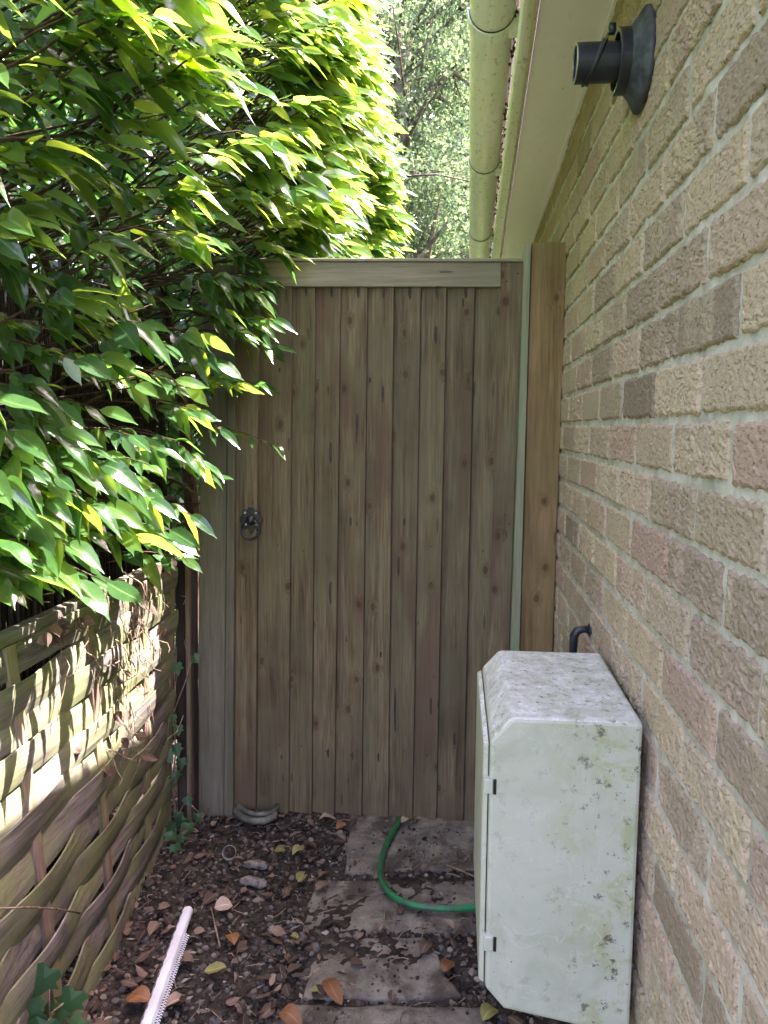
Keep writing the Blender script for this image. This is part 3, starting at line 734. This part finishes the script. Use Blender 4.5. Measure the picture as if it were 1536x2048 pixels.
def Xs(z, y):
    zs = [.8, 1.0, 1.26, 1.56, 1.9, 2.4, 2.9, 3.4]; xs = [-.92, -.77, -.66, -.58, -.48, -.34, -.42, -.60]
    x = float(np.interp(z, zs, xs))
    if y < 1.9: x -= .12*(1.9-y)
    return x+(float(fbm(np.array([y*2.6]), np.array([z*2.6]), 4, 3)[0])-.45)*.26
k = 0
while k < 1750:      # outer shell: thick above, thinning below the shoulder
    y = hr.uniform(.85, 4.8); z = hr.uniform(1.38, 3.35)
    if y < 2.4 and z < 2.05 and hr.random() > .12+.7*max(0, (z-1.65)/.4): continue
    if y > 2.3 and (z < 1.5 or hr.random() < .25): continue
    if hr.random() > 5.5*(float(fbm(np.array([y*3.4+1]), np.array([z*3.8]), 44, 2)[0])-.30): continue      # clumps and gaps
    k += 1
    x = Xs(z, y)-abs(hr.gauss(0, .12))
    back = Vector((-.24, hr.gauss(.02, .07), hr.uniform(-.16, .02)))
    spray(Vector((x, y, z)), back, hr.randint(5, 8), hr.uniform(.8, 1.08)*(1.25 if y > 2.2 else 1.0), young=.58)
# single sprays hanging over the fence and the gate, seen one by one in the photograph
SPR = [(60,545,1.25,5),(190,590,1.4,4),(20,640,1.3,4),(110,660,1.35,3),(250,560,1.6,5),(330,600,1.8,4),(430,560,1.95,6),(520,585,2.05,7),(545,640,2.08,5),
       (470,660,2.0,5),(400,670,1.85,4),(330,690,1.7,4),(270,745,1.5,3),(150,720,1.3,4),(60,760,1.25,5),(30,850,1.25,6),(120,860,1.3,5),(200,820,1.4,3),
       (470,770,2.05,3),(430,720,1.95,4),(520,770,2.1,2),(380,830,1.85,4),(440,860,2.0,5),(350,880,1.75,4),(545,890,2.1,2),(400,920,1.9,5),(430,950,2.0,4),
       (200,930,1.4,6),(250,960,1.45,6),(110,950,1.25,6),(40,930,1.2,6),(300,1000,1.55,5),(180,1010,1.35,5),(70,1030,1.22,6),(380,1030,1.75,4),
       (20,1090,1.2,5),(130,1090,1.3,5),(230,1040,1.45,4),(340,1060,1.62,3),(60,1150,1.22,4),(150,1160,1.3,3),(215,1165,1.36,2),(290,1080,1.5,3),
       (10,960,1.15,5),(60,480,1.25,5),(200,470,1.45,5),(350,470,1.7,6),(440,480,1.9,6),(140,410,1.35,5),(260,390,1.5,6),(60,330,1.25,5),(160,300,1.35,6),(40,200,1.2,6),(180,180,1.3,6),(120,80,1.25,7),(260,120,1.4,7),(500,520,2.12,7),(540,560,2.14,7),(480,560,2.05,7),(530,610,2.14,6),(500,640,2.1,6),(450,620,2.0,6),(555,690,2.16,4),(90,700,1.3,5),(160,640,1.4,5),(290,640,1.65,5),(230,690,1.5,5),(350,760,1.75,4),(100,1000,1.25,6),(60,900,1.2,6),(160,900,1.35,5),(10,1030,1.18,6),(100,1120,1.28,5),(20,1180,1.2,4),(260,870,1.5,4),(300,930,1.6,4)]
for k in range(26): SPR.append((hr.uniform(-40, 400), hr.uniform(760, 1120), 0, 4))  # extra sprays at random spots, added to shade the fence
for (px, py, Y, n) in SPR:
    if not Y: Y = 1.15+px/400*.65
    tip = atY(px, py, Y*1.04)
    spray(tip, Vector((-.26-.1*hr.random(), hr.gauss(.05, .06), hr.uniform(-.02, .07))), n+2, hr.uniform(.78, 1.0), Vector((.5, -.12, -.5)), .45)
for k in range(2600):       # inner, older growth, packed in to block light through the hedge
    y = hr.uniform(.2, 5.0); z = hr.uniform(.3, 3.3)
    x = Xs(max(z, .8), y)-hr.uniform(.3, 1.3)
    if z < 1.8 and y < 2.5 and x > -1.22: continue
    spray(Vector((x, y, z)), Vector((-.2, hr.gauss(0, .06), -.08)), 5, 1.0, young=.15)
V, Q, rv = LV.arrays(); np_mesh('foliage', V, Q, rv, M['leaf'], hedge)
nI = 34000; g = np.random.default_rng(77)      # leaf mass added inside the hedge to block light from behind
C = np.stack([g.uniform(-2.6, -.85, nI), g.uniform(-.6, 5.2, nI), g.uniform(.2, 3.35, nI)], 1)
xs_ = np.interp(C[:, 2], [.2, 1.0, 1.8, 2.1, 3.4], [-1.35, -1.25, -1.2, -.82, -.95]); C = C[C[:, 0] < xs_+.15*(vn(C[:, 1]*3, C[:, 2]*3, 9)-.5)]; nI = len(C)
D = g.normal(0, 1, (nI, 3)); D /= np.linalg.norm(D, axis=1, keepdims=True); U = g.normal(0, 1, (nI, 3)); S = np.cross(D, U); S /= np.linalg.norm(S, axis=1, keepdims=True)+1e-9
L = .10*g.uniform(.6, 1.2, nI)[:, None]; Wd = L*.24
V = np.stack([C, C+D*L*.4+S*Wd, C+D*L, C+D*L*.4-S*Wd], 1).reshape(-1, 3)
np_mesh('light_block_foliage', V, np.arange(4)[None]+np.arange(nI)[:, None]*4, np.repeat(g.random(nI)*.4, 4), M['leaf'], hedge, False)
for k in range(160):        # bare twigs inside
    y = hr.uniform(.8, 2.5); z = hr.uniform(.8, 1.9)
    p0 = Vector((-1.15-hr.random()*.2, y+hr.uniform(-.1, .5), z-hr.uniform(.0, .25))); p1 = Vector((Xs(z, y)-.05-hr.random()*.25, y, z))
    m = (p0+p1)/2+Vector((hr.gauss(0, .04), hr.gauss(0, .04), hr.gauss(.04, .04)))
    BR.tube([p0, p0.lerp(m, .5)+Vector((0, hr.gauss(0, .02), .02)), m, m.lerp(p1, .5), p1], [.006, .005, .0042, .003, .0018], 5, hr.random())
BR.build('branches', M['bark'], hedge, smooth=True)
mb = MB()
for (y, x, lean) in ((.95, -1.35, .25), (1.6, -1.38, -.2), (2.2, -1.3, .2), (2.9, -1.15, -.1), (3.7, -1.15, .15)):
    pts = [Vector((x+.12*math.sin(s*3), y+lean*s, -.05+s*1.9)) for s in (0, .25, .5, .75, 1)]
    mb.tube(pts, [.045, .036, .03, .022, .012], 9)
    for s in (.35, .5, .7, .85):
        p = Vector((x+.12*math.sin(s*3), y+lean*s, -.05+s*1.9)); e = p+Vector((hr.uniform(.2, .5), hr.gauss(0, .35), hr.uniform(.1, .4)))
        if e.z < 2.0: e.x = min(e.x, -1.0)
        mb.tube([p, p.lerp(e, .5)+Vector((0, 0, .05)), e], [.018, .012, .006], 7)
mb.build('trunks', M['bark'], hedge, smooth=True)

# reed screen behind the fence
mb = MB(); rr = random.Random(8)
for k in range(1300):
    y = .7+1.95*k/1300+rr.gauss(0, .004); x = -1.06-.03*(k % 2)+rr.gauss(0, .010); z1 = rr.uniform(1.45, 1.72); ln = rr.gauss(0, .012)
    mb.tube([(x, y, .1), (x+rr.gauss(0, .006), y+ln*.5, z1*.5), (x+rr.gauss(0, .008), y+ln, z1)], [.0028, .0025, .0016], 4, rr.random(), cap=False)
for z in (.45, .9, 1.3): mb.tube([(-1.05, .7, z), (-1.05, 2.65, z)], .002, 4)
tag(mb.build('reed_screen', M['reed'], origin=(-1, 1.6, .1)), 'dark brown upright reed screen behind the fence in hedge shade', 'screen')

# ------------------------------------------------------------------ woven fence
fence = empty('woven_fence', (-.85, 1.4, 0), 'low weathered interwoven slat fence with green algae under the hedge', 'fence')
FX = lambda y, z: -.850+(1-z/.87)*(-.033+(2.13-y)*.14)
rr = random.Random(4)
NS = 13; pitch = .065
for i in range(NS):
    zc_ = .012+i*pitch+.035
    y0 = .55+rr.uniform(-.05, .05); y1 = 2.19+rr.uniform(-.03, .02); hh = .0365+rr.uniform(-.003, .004)
    ny = 70; vs = []; fs = []
    th = .0020; tilt = rr.uniform(-.10, .03); sag = rr.uniform(-.010, .010); ph = rr.uniform(-.06, .06)
    for j in range(ny+1):
        y = y0+(y1-y0)*j/ny
        a = math.pi*(y-1.64)/.31+math.pi*(i % 2)+ph
        off = (.006+.004*(i < 6))*math.sin(a+math.pi/2)
        z = zc_+sag*math.sin((y-y0)*2.2)-.012*max(0, 1.5-y)+.003*math.sin(y*9+i)
        hw = hh*(1+.06*math.sin(y*5+i*2))+.0035*(float(vn(np.array([y*26.]), np.array([i*3.3]), 2)[0])-.5)
        for (du, dn) in ((-1, 1), (-.4, 1.0), (.4, 1.0), (1, 1), (1, -1), (-1, -1)):
            tw = tilt*hw*du+.006*math.cos(a)*du
            vs.append((FX(y, z)+off+th*dn+tw+.004*(1-du*du), y, z+hw*du))
    m = 6
    for j in range(ny):
        for q in range(m): fs.append((j*m+q, (j+1)*m+q, (j+1)*m+(q+1) % m, j*m+(q+1) % m))
    fs.append(tuple(range(m))); fs.append(tuple(reversed([ny*m+q for q in range(m)])))
    mb = MB(); mb.add(vs, fs); mb.build('slat', M['slat'], fence)
for y in (.71, 1.02, 1.33, 1.64, 1.95, 2.16):
    mb = MB(); x = FX(y, .4); mb.hexa([(FX(y, 0)-.005, y-.016, 0), (FX(y, 0)+.005, y-.016, 0), (FX(y, .86)+.005, y-.016, .86), (FX(y, .86)-.005, y-.016, .86)], [(FX(y, 0)-.005, y+.016, 0), (FX(y, 0)+.005, y+.016, 0), (FX(y, .86)+.005, y+.016, .86), (FX(y, .86)-.005, y+.016, .86)]); mb.build('batten', M['slat_red'], fence, bevel=.001)
def rail(z, dz):
    mb = MB(); mb.hexa([(FX(.5, z)-.022, .5, z-dz), (FX(.5, z)+.006, .5, z-dz), (FX(.5, z)+.006, .5, z+dz), (FX(.5, z)-.022, .5, z+dz)],
                       [(FX(2.2, z)-.022, 2.2, z-dz+.012), (FX(2.2, z)+.006, 2.2, z-dz+.012), (FX(2.2, z)+.006, 2.2, z+dz+.012), (FX(2.2, z)-.022, 2.2, z+dz+.012)])
    mb.build('top_edge', M['slat'], fence, bevel=.003)
rail(.868, .012)
# old dark post at the fence end
op = empty('fence_post', (-.85, 2.24, 0), 'old dark rotting fence post standing between woven fence and gate post', 'post')
mb = MB(); c0 = atY(376, 1655, 2.24); c1 = atY(372, 1090, 2.24)
mb.hexa([(c0.x-.028, 2.22, -.05), (c0.x+.026, 2.22, -.05), (c1.x+.028, 2.22, c1.z), (c1.x-.03, 2.22, c1.z)], [(c0.x-.028, 2.27, -.05), (c0.x+.026, 2.27, -.05), (c1.x+.028, 2.27, c1.z), (c1.x-.03, 2.27, c1.z)])
mb.build('stake', M['oldpost'], op, bevel=.005)
mb = MB(); mb.hexa([(c0.x+.010, 2.205, -.02), (c0.x+.022, 2.205, -.02), (c1.x+.022, 2.205, c1.z-.04), (c1.x+.008, 2.205, c1.z-.04)], [(c0.x+.010, 2.219, -.02), (c0.x+.022, 2.219, -.02), (c1.x+.022, 2.219, c1.z-.04), (c1.x+.008, 2.219, c1.z-.04)])
mb.build('edge_strip', M['slat_red'], op, bevel=.002)

# ------------------------------------------------------------------ ivy and dead creeper
IVY = [(0,-.05),(.30,-.16),(.52,.05),(.40,.28),(.62,.50),(.34,.55),(.20,.78),(0,1.08),(-.20,.78),(-.34,.55),(-.62,.50),(-.40,.28),(-.52,.05),(-.30,-.16)]
def ivy_leaf(mb, p, d, nrm, size, rnd, curl=.12):
    d = Vector(d).normalized(); nrm = Vector(nrm); s = d.cross(nrm).normalized(); nn = s.cross(d)
    vs = [Vector(p)+d*size*.3+nn*size*.05]
    for (x, y) in IVY: vs.append(Vector(p)+s*x*size+d*y*size+nn*size*(-curl*(x*x*2+max(0, y-.4)**2)))
    n = len(IVY); mb.add(vs, [(0, i+1, (i+1) % n+1) for i in range(n)], rnd)
def ivy_plant(pts, label, Yd, stems, size, origin):
    e = empty('ivy_plant', origin, label, 'ivy'); mb = MB(); st = MB(); rr = random.Random(len(pts))
    for (px, py, dx) in pts:
        c = atY(px, py, Yd+dx); a = rr.uniform(-1.0, 1.0)
        ivy_leaf(mb, c, (math.sin(a)*.8, -.25, -math.cos(a)), (.25+rr.gauss(0, .25), -1, .55+rr.gauss(0, .2)), size*rr.uniform(.75, 1.2), rr.random())
    for pl in stems:
        q = [atY(x, y, Yd+.02+dx) for x, y, dx in pl]; st = MB(); st.tube(q, .0022, 5); st.build('stem', M['twig'], e, smooth=True)
    mb.build('leaves', M['ivy'], e); return e
ivy_plant([(352,1328,0),(386,1312,.06),(345,1430,0),(356,1452,0),(332,1470,-.02),(350,1490,0),(330,1503,-.03),(362,1518,0),(352,1543,0),(338,1560,-.02),(372,1595,.03),(358,1625,0),(344,1648,-.05),(340,1665,-.06),(368,1636,0),(396,1628,.03),(376,1648,-.02),(366,1672,-.08),(350,1690,-.1)],
          'green ivy climbing the dark post beside the gate', 2.16, [[(350,1700,-.1),(352,1640,0),(345,1560,0),(352,1500,0),(345,1430,0),(355,1330,0)],[(352,1640,0),(372,1600,.02),(398,1625,.02)],[(345,1430,0),(372,1360,0),(386,1312,.05)]], .036, atY(352, 1700, 2.16))
ivy_plant([(98,1940,0),(150,1985,.05),(60,2000,-.02),(30,2035,-.04),(90,2045,-.03),(110,2010,.04),(5,2050,-.04),(165,2040,.04)], 'low green ivy sprouting in front of the fence at the bottom left corner', 1.25,
          [[(100,2090,0),(98,2000,0),(98,1945,0)],[(98,2030,0),(148,1990,.04)],[(98,2050,0),(55,2005,-.02)]], .05, atY(98, 2090, 1.30))
cr = empty('dead_creeper', (-.76, 1.85, .5), 'dry brown dead creeper tangled over the fence top near the gate', 'creeper')
mb = MB(); rr = random.Random(12)
for k in range(70):
    px = rr.gauss(265, 38); py = rr.uniform(1150, 1500)
    if rr.random() < .25: px = rr.uniform(80, 400); py = rr.uniform(1130, 1330)
    p = atX(px, py, -.835); pts = [p]
    d = Vector((rr.gauss(0, .5), rr.gauss(0, .8), rr.gauss(-.6, .6))).normalized()
    for s in range(5):
        d = (d+Vector((rr.gauss(0, .35), rr.gauss(0, .4), rr.gauss(-.1, .35)))).normalized(); p = p+d*rr.uniform(.012, .04)
        p.y = min(p.y, 2.19)
        p.x = min(max(p.x, FX(p.y, .5)+.012), FX(p.y, .5)+.06); pts.append(p.copy())
    mb.tube(pts, rr.choice([.0007, .001, .0016]), 4)
mb.build('stems', M['twig'], cr, smooth=True)
LD = Leaves()
for (px, py, n) in ((240,1420,3),(215,1530,3),(255,1345,2),(285,1370,1),(130,1255,5),(150,1240,3),(100,1265,4),(300,1210,2),(320,1270,2),(250,1480,3),(290,1510,2),(160,1500,2),(310,1150,3),(335,1130,3)):
    for k in range(n):
        p = atX(px+rr.gauss(0, 9), py+rr.gauss(0, 9), -.82)
        LD.add(p, (rr.gauss(.2, .4), rr.gauss(-.2, .5), rr.gauss(-.5, .4)), (rr.gauss(.8, .4), rr.gauss(-.5, .4), .4), rr.uniform(.022, .042), rr.uniform(.009, .015), .2, rr.uniform(-.5, .8), rr.random())
V, Q, rv = LD.arrays('laurel'); np_mesh('dead_leaves', V, Q, rv, M['dry'], cr)

# ------------------------------------------------------------------ things on the ground
def ground_z(x, y): s = on_slab(x, y); return max(s+.003 if s is not None else -1, float(gz(np.array([x]), np.array([y]))[0])+.008)
mb = MB(); hp = [(795,1600),(800,1630),(797,1648),(786,1662),(772,1690),(761,1720),(760,1750),(768,1775),(788,1797),(815,1808),(850,1815),(890,1818),(930,1817),(970,1812),(1010,1806),(1060,1790)]
pts = []
for i in range(len(hp)-1):
    for s in (0, .5):
        a = atZ(lerp(hp[i][0], hp[i+1][0], s), lerp(hp[i][1], hp[i+1][1], s), .03); pts.append(a)
for it in range(2): pts = [pts[0]]+[(pts[i-1]+pts[i]*2+pts[i+1])/4 for i in range(1, len(pts)-1)]+[pts[-1]]
mb.tube(pts, .0088, 14); mb.tube([p+Vector((0, 0, .0082)) for p in pts], .0016, 5)
tag(mb.build('garden_hose', M['hose'], smooth=True, origin=pts[10]), 'bright green garden hose curving out from under the gate', 'hose')
mb = MB(); q = [(470,1608),(474,1625),(485,1636),(505,1642),(528,1642),(547,1634),(552,1618)]
mb.tube([atZ(x, y, .045) for x, y in q], .011, 12); mb.tube([atZ(x+4, y-13, .052) for x, y in q], .009, 12)
tag(mb.build('pipe_coil', M['hose2'], smooth=True, origin=atZ(510, 1642, .03)), 'grey pipe coil poking out under the gate by the left post', 'pipe')
# plasterer's bead
bead = empty('corner_bead', atZ(330, 1960, .03), 'white plastic corner bead strip with perforated edge lying by the fence', 'trim strip')
A = atZ(377, 1822, .035); B = atZ(281, 2090, .03); dr = (B-A).normalized(); sd_ = Vector((dr.y, -dr.x, 0)).normalized()
if sd_.x < 0: sd_ = -sd_
Ln = (B-A).length; wv = lambda s, u, z: tuple(A+dr*s+sd_*u+Vector((0, 0, z)))
mb = MB(); m = 7; vs = []; fs = []
pr = [(-.0125, -.004), (-.0125, .004), (-.009, .0085), (0, .0105), (.009, .0085), (.0125, .003), (.0125, -.004)]
for s in (0, .004, Ln): vs += [wv(s, u*(1 if s else .8), z+.004-(0 if s else .001)) for u, z in pr]
for j in range(2): fs += [(j*m+k, j*m+(k+1) % m, (j+1)*m+(k+1) % m, (j+1)*m+k) for k in range(m)]
fs += [tuple(reversed(range(m))), tuple(2*m+k for k in range(m))]
mb.add(vs, fs); mb.build('nose', M['bead'], bead)
def mesh_wing(u0, side, s0, rows):
    mb = MB(); st = .0078
    n = int((Ln-s0)/st)
    for i in range(n):
        s = s0+i*st
        for r_ in range(rows):
            u = u0+side*r_*.006; off = (st/2 if r_ % 2 else 0)
            a = [wv(s+off+.0022*math.cos(t), u+side*.003+.0022*math.sin(t), .0025-.001*r_) for t in [k*math.pi/3 for k in range(6)]]
            b = [wv(s+off+.0040*math.cos(t), u+side*.003+.0036*math.sin(t), .0035-.001*r_) for t in [k*math.pi/3 for k in range(6)]]
            mb.add(a+b, [(k, (k+1) % 6, 6+(k+1) % 6, 6+k) for k in range(6)])
    return mb
mesh_wing(.0125, 1, .095, 2).build('perforated_edge', M['bead'], bead)
mb = MB(); mb.hexa([wv(.003, -.0150, -.002), wv(.003, -.0128, -.002), wv(.003, -.0128, .006), wv(.003, -.0150, .006)], [wv(Ln, -.0150, -.002), wv(Ln, -.0128, -.002), wv(Ln, -.0128, .006), wv(Ln, -.0150, .006)])
mb.build('back_edge', M['galv'], bead)
for i in range(14):
    s = .02+i*.031; mb = MB()
    mb.hexa([wv(s, -.0112, .0112), wv(s+.011, -.0112, .0112), wv(s+.011, -.0096, .0128), wv(s, -.0096, .0128)], [wv(s, -.0118, .0102), wv(s+.011, -.0118, .0102), wv(s+.011, -.0100, .0118), wv(s, -.0100, .0118)])
    mb.build('slot', M['dark'], bead)
# metal ring half sunk in the soil
c = atZ(458, 1708, .06); mb = MB()
mb.lathe(c+Vector((0, .012, 0)), (.15, -1, .45), [(0, .0175), (.012, .0185), (.022, .020), (.024, .0195), (.022, .018), (0, .016)], 28)
tag(mb.build('metal_ring', M['galv'], smooth=True, origin=c), 'dull metal ring half sunk in soil below the gate latch side', 'ring')
# pale rotten wood chunks
def chunk(px, py, w_, h_, label, seed):
    c = atZ(px, py, .035); rr = random.Random(seed); mb = MB(); L_ = w_/F*c.y/1; n = 12; vs = []; fs = []; K = 9
    for i in range(K):
        s = i/(K-1); x = c.x-L_/2+L_*s
        for k in range(n):
            a = 2*math.pi*k/n; r_ = h_*(1+.22*math.sin(a*3+seed)+.12*math.sin(a*5+i*1.3)+rr.gauss(0, .10))*(.75+.25*math.sin(math.pi*s)+(-.25 if i in (0, K-1) else 0))
            vs.append((x+rr.gauss(0, .0015), c.y+r_*math.cos(a)*1.15+.004*math.sin(s*5), c.z-.010+min(r_*math.sin(a)*.75, .007+rr.gauss(0, .0012))))
    for i in range(K-1):
        for k in range(n): fs.append((i*n+k, i*n+(k+1) % n, (i+1)*n+(k+1) % n, (i+1)*n+k))
    fs += [tuple(reversed(range(n))), tuple((K-1)*n+k for k in range(n))]
    mb.add(vs, fs); tag(mb.build('wood_chunk', M['chunk'], smooth=True, origin=c), label, 'wood chunk', 'pale wood chunks on the soil')
chunk(512, 1722, 52, .014, 'pale rotten wood chunk nearer the gate of the stacked pair', 2)
chunk(508, 1756, 58, .015, 'pale rotten wood chunk nearer the camera of the stacked pair', 3)

# leaves one can point at
def ground_leaf(px, py, ang, L, W, mat_, rnd, label, curl=.1, fold=.25, shape='round', tilt=0):
    p = atZ(px, py, .03); z = ground_z(p.x, p.y)+.008; p = atZ(px, py, z)
    d = np.array([[math.cos(ang), math.sin(ang), tilt]]); base = np.array([[p.x, p.y, p.z]])-d*L/2
    base[0, 2] = z+.004
    V, Q, rv = leaf_arrays(base, d, np.array([[random.gauss(0, .15), random.gauss(-.1, .15), 1]]), np.array([L]), np.array([W]), np.array([0.]), np.array([fold]), np.array([rnd]), shape, np.array([curl]))
    o = np_mesh('fallen_leaf', V, Q, rv, M[mat_]); o.data.transform(Matrix.Translation(-p)); o.location = p
    return tag(o, label, 'leaf', 'fallen leaves on the path')
GL = [(662,1988,-1.15,.088,.019,'orange',.3,'long pointed orange brown leaf lying on the nearest paving stone'),
 (465,1882,-.9,.046,.017,'orange',1.0,'bright orange leaf on dark gravel right of the white bead strip'),
 (646,1775,.9,.050,.013,'dry',.75,'folded brown leaf on the left end of the hose-crossed stone'),
 (602,1760,1.4,.036,.016,'yellow',.2,'yellow green heart shaped leaf on gravel near the wood chunks'),
 (598,1708,.7,.046,.016,'yellow',.9,'pale yellow leaf with brown tip left of the gate stone'),
 (560,1704,.2,.034,.014,'yellow',.0,'small olive leaf beside the pale yellow leaf'),
 (572,1785,1.9,.046,.013,'dry',.6,'reddish brown narrow leaf on gravel below the yellow green leaf'),
 (897,1937,1.0,.046,.018,'orange',.1,'curled orange brown leaf on soil nearest the meter cabinet'),
 (852,1897,1.2,.056,.015,'dry',.45,'dark brown leaf on soil in front of the hose bend'),
 (655,1642,.15,.056,.018,'tan',.9,'pale tan leaf lit under the gate'),
 (683,1655,.9,.046,.014,'orange',.9,'orange tan leaf touching the left edge of the gate stone'),
 (812,1645,.5,.046,.016,'tan',.5,'tan ribbed leaf beside the hose under the gate'),
 (275,2005,-.3,.056,.024,'orange',.7,'big orange brown leaf between fence and white bead strip'),
 (352,2010,.6,.044,.016,'tan',.3,'pinkish tan leaf right of the bead strip near the bottom'),
 (430,1945,.1,.050,.014,'yellow',.5,'yellow and brown leaf on gravel at lower left of the path'),
 (585,2040,-.4,.066,.020,'orange',.4,'brown leaf at the bottom edge left of the nearest stone'),
 (447,1815,.4,.046,.020,'tan',1.0,'crumpled cream leaf beside the tip of the bead strip'),
 (975,2030,1.1,.050,.018,'yellow',.4,'pale green leaf under the lower corner of the cabinet'),
 (308,1862,1.5,.050,.014,'dry',.8,'upright brown leaf against the fence foot'),
 (630,1985,.1,.022,.009,'yellow',.2,'tiny green leaf left of the long pointed leaf'),
 (590,1875,.1,.022,.010,'yellow',.6,'small pale green leaf on gravel left of the worn stone')]
for g in GL: ground_leaf(*g, curl=random.uniform(.05, .22), fold=random.uniform(.1, .7))
LL = Leaves(); rr = random.Random(30)
for k in range(700):
    x = rr.uniform(-.92, .26); y = 1.35+1.25*rr.random(); sl = on_slab(x, y)
    if x > -.1 and rr.random() < .55: continue
    if sl is not None and rr.random() < .75: continue
    L = rr.uniform(.014, .044)
    LL.add((x, y, ground_z(x, y)+rr.uniform(.004, .012)), (rr.gauss(0, 1), rr.gauss(0, 1), rr.gauss(0, .22)), (rr.gauss(0, .4), rr.gauss(0, .4), 1), L, L*rr.uniform(.2, .42), rr.uniform(-.15, .2), rr.uniform(-.6, .9), rr.random()**1.2)
V, Q, rv = LL.arrays('laurel'); tag(np_mesh('leaf_litter', V, Q, rv, M['dry']), 'small brown leaf litter scattered over the gravel', 'leaf litter', kind='stuff')
mb = MB(); rr = random.Random(41)
for k in range(240):
    x = rr.uniform(-.9, .25); y = 1.35+1.2*rr.random(); a = rr.uniform(0, 3.14); l_ = rr.uniform(.012, .05); z = ground_z(x, y)+.006
    p = Vector((x, y, z)); d = Vector((math.cos(a), math.sin(a), rr.gauss(0, .12)))*l_
    mb.tube([p-d*.5, p+Vector((rr.gauss(0, .003), rr.gauss(0, .003), .003)), p+d*.5], rr.choice([.0006, .0009, .0013]), 4, rr.random())
tag(mb.build('straw_litter', M['twig']), 'thin straws and broken stems strewn over the path', 'litter', kind='stuff')
def stick(px, r_, label):
    pts = [atZ(x, y, .032) for x, y in px]; mb = MB(); mb.tube(pts, r_, 6)
    tag(mb.build('twig', M['twig'], smooth=True, origin=pts[0]), label, 'twig', 'twigs on the ground')
stick([(422,1815),(430,1850),(440,1893)], .0022, 'straight straw coloured twig on gravel right of the bead strip')
stick([(893,1730),(925,1742),(960,1758)], .0022, 'pale twig on soil between hose and gate stone')
stick([(610,1960),(650,1925),(690,1908)], .002, 'dark thin twig at the left of the worn paving stone')
mb = MB(); pts = [atX(x, y, -.77) for x, y in ((-40,1818),(60,1815),(110,1817),(160,1826))]; mb.tube(pts, .002, 6)
tag(mb.build('twig', M['twig'], smooth=True, origin=pts[0]), 'long bare twig poking out across the fence slats at far left', 'twig', 'twigs on the ground')

# ------------------------------------------------------------------ woodland beyond
def tree(name, x, y, h, cr_r, cz, n, label, seed, size=.052):
    n = int(n*1.5)
    rr = np.random.default_rng(seed); pr_ = random.Random(seed)
    e = empty(name, (x, y, 0), label, 'tree', 'trees beyond the gate')
    mb = MB(); tops = []
    pts = [Vector((x+.25*math.sin(s*2.5+seed), y+.2*math.sin(s*2+seed*2), h*.85*s)) for s in np.linspace(0, 1, 8)]
    mb.tube(pts, [.24*(1-.8*s)+.03 for s in np.linspace(0, 1, 8)], 9)
    for k in range(26):
        s = pr_.uniform(.25, 1); p = pts[0].lerp(pts[-1], s); i = min(6, int(s*7)); p = pts[i].lerp(pts[i+1], s*7-i)
        a = pr_.uniform(0, 6.28); l_ = cr_r*pr_.uniform(.5, 1.0)
        q = p+Vector((math.cos(a)*l_, math.sin(a)*l_, pr_.uniform(.2, .7)*l_)); m = p.lerp(q, .5)+Vector((pr_.gauss(0, .15), pr_.gauss(0, .15), pr_.gauss(.1, .15)))
        r0 = .11*(1.2-s)+.016
        mb.tube([p, m, q], [r0, r0*.6, .008], 6); tops += [m, q, m.lerp(q, .5)]
        for j in range(3):
            q2 = m.lerp(q, pr_.random())+Vector((pr_.gauss(0, .5), pr_.gauss(0, .5), pr_.gauss(.1, .4))); mb.tube([m, m.lerp(q2, .6)+Vector((0, 0, .06)), q2], [.016, .010, .004], 5); tops.append(q2)
    mb.build('trunk', M['oakbark'], e, smooth=True)
    T = np.array([tuple(t) for t in tops]); cl = T[rr.integers(0, len(T), n//170)]+rr.normal(0, .14*cr_r, (n//170, 3))
    C = cl[rr.integers(0, len(cl), n)]+rr.normal(0, .14, (n, 3))*np.array([1.2, 1.2, .6])
    D = rr.normal(0, 1, (n, 3))+np.array([0, 0, -.3]); D /= np.linalg.norm(D, axis=1, keepdims=True)
    U = rr.normal(0, .6, (n, 3))+np.array([0, 0, 1]); S = np.cross(D, U); S /= np.linalg.norm(S, axis=1, keepdims=True)+1e-9
    L = size*rr.uniform(.6, 1.3, n)[:, None]; Wd = L*.36
    V = np.stack([C, C+D*L*.45+S*Wd, C+D*L, C+D*L*.45-S*Wd], 1).reshape(-1, 3)
    Q = (np.arange(4)[None]+np.arange(n)[:, None]*4); np_mesh('crown', V, Q, np.repeat(rr.random(n), 4), M['oakleaf'], e, False)
tree('oak_tree', -.55, 9.2, 7.0, 2.0, 4.5, 26000, 'dark limbed tree with thin crown right behind the gutter edge', 3)
tree('oak_tree', -2.3, 11.0, 8.0, 2.3, 5, 30000, 'leafy tree behind the hedge tip left of the sky gap', 5)
tree('oak_tree', .9, 12.5, 8.5, 2.4, 5, 26000, 'tree mostly hidden behind the house eaves', 9)
tree('bushy_tree', -1.4, 8.0, 4.3, 1.5, 2.8, 30000, 'low bushy tree just above the gate top', 13, .048)
tree('oak_tree', -4.6, 10.5, 8.0, 2.5, 5, 16000, 'tree standing far left behind the laurel hedge', 15)
tree('oak_tree', -1.4, 15.5, 10.5, 3.0, 6, 52000, 'tallest pale tree at the back of the wood', 17, .09)
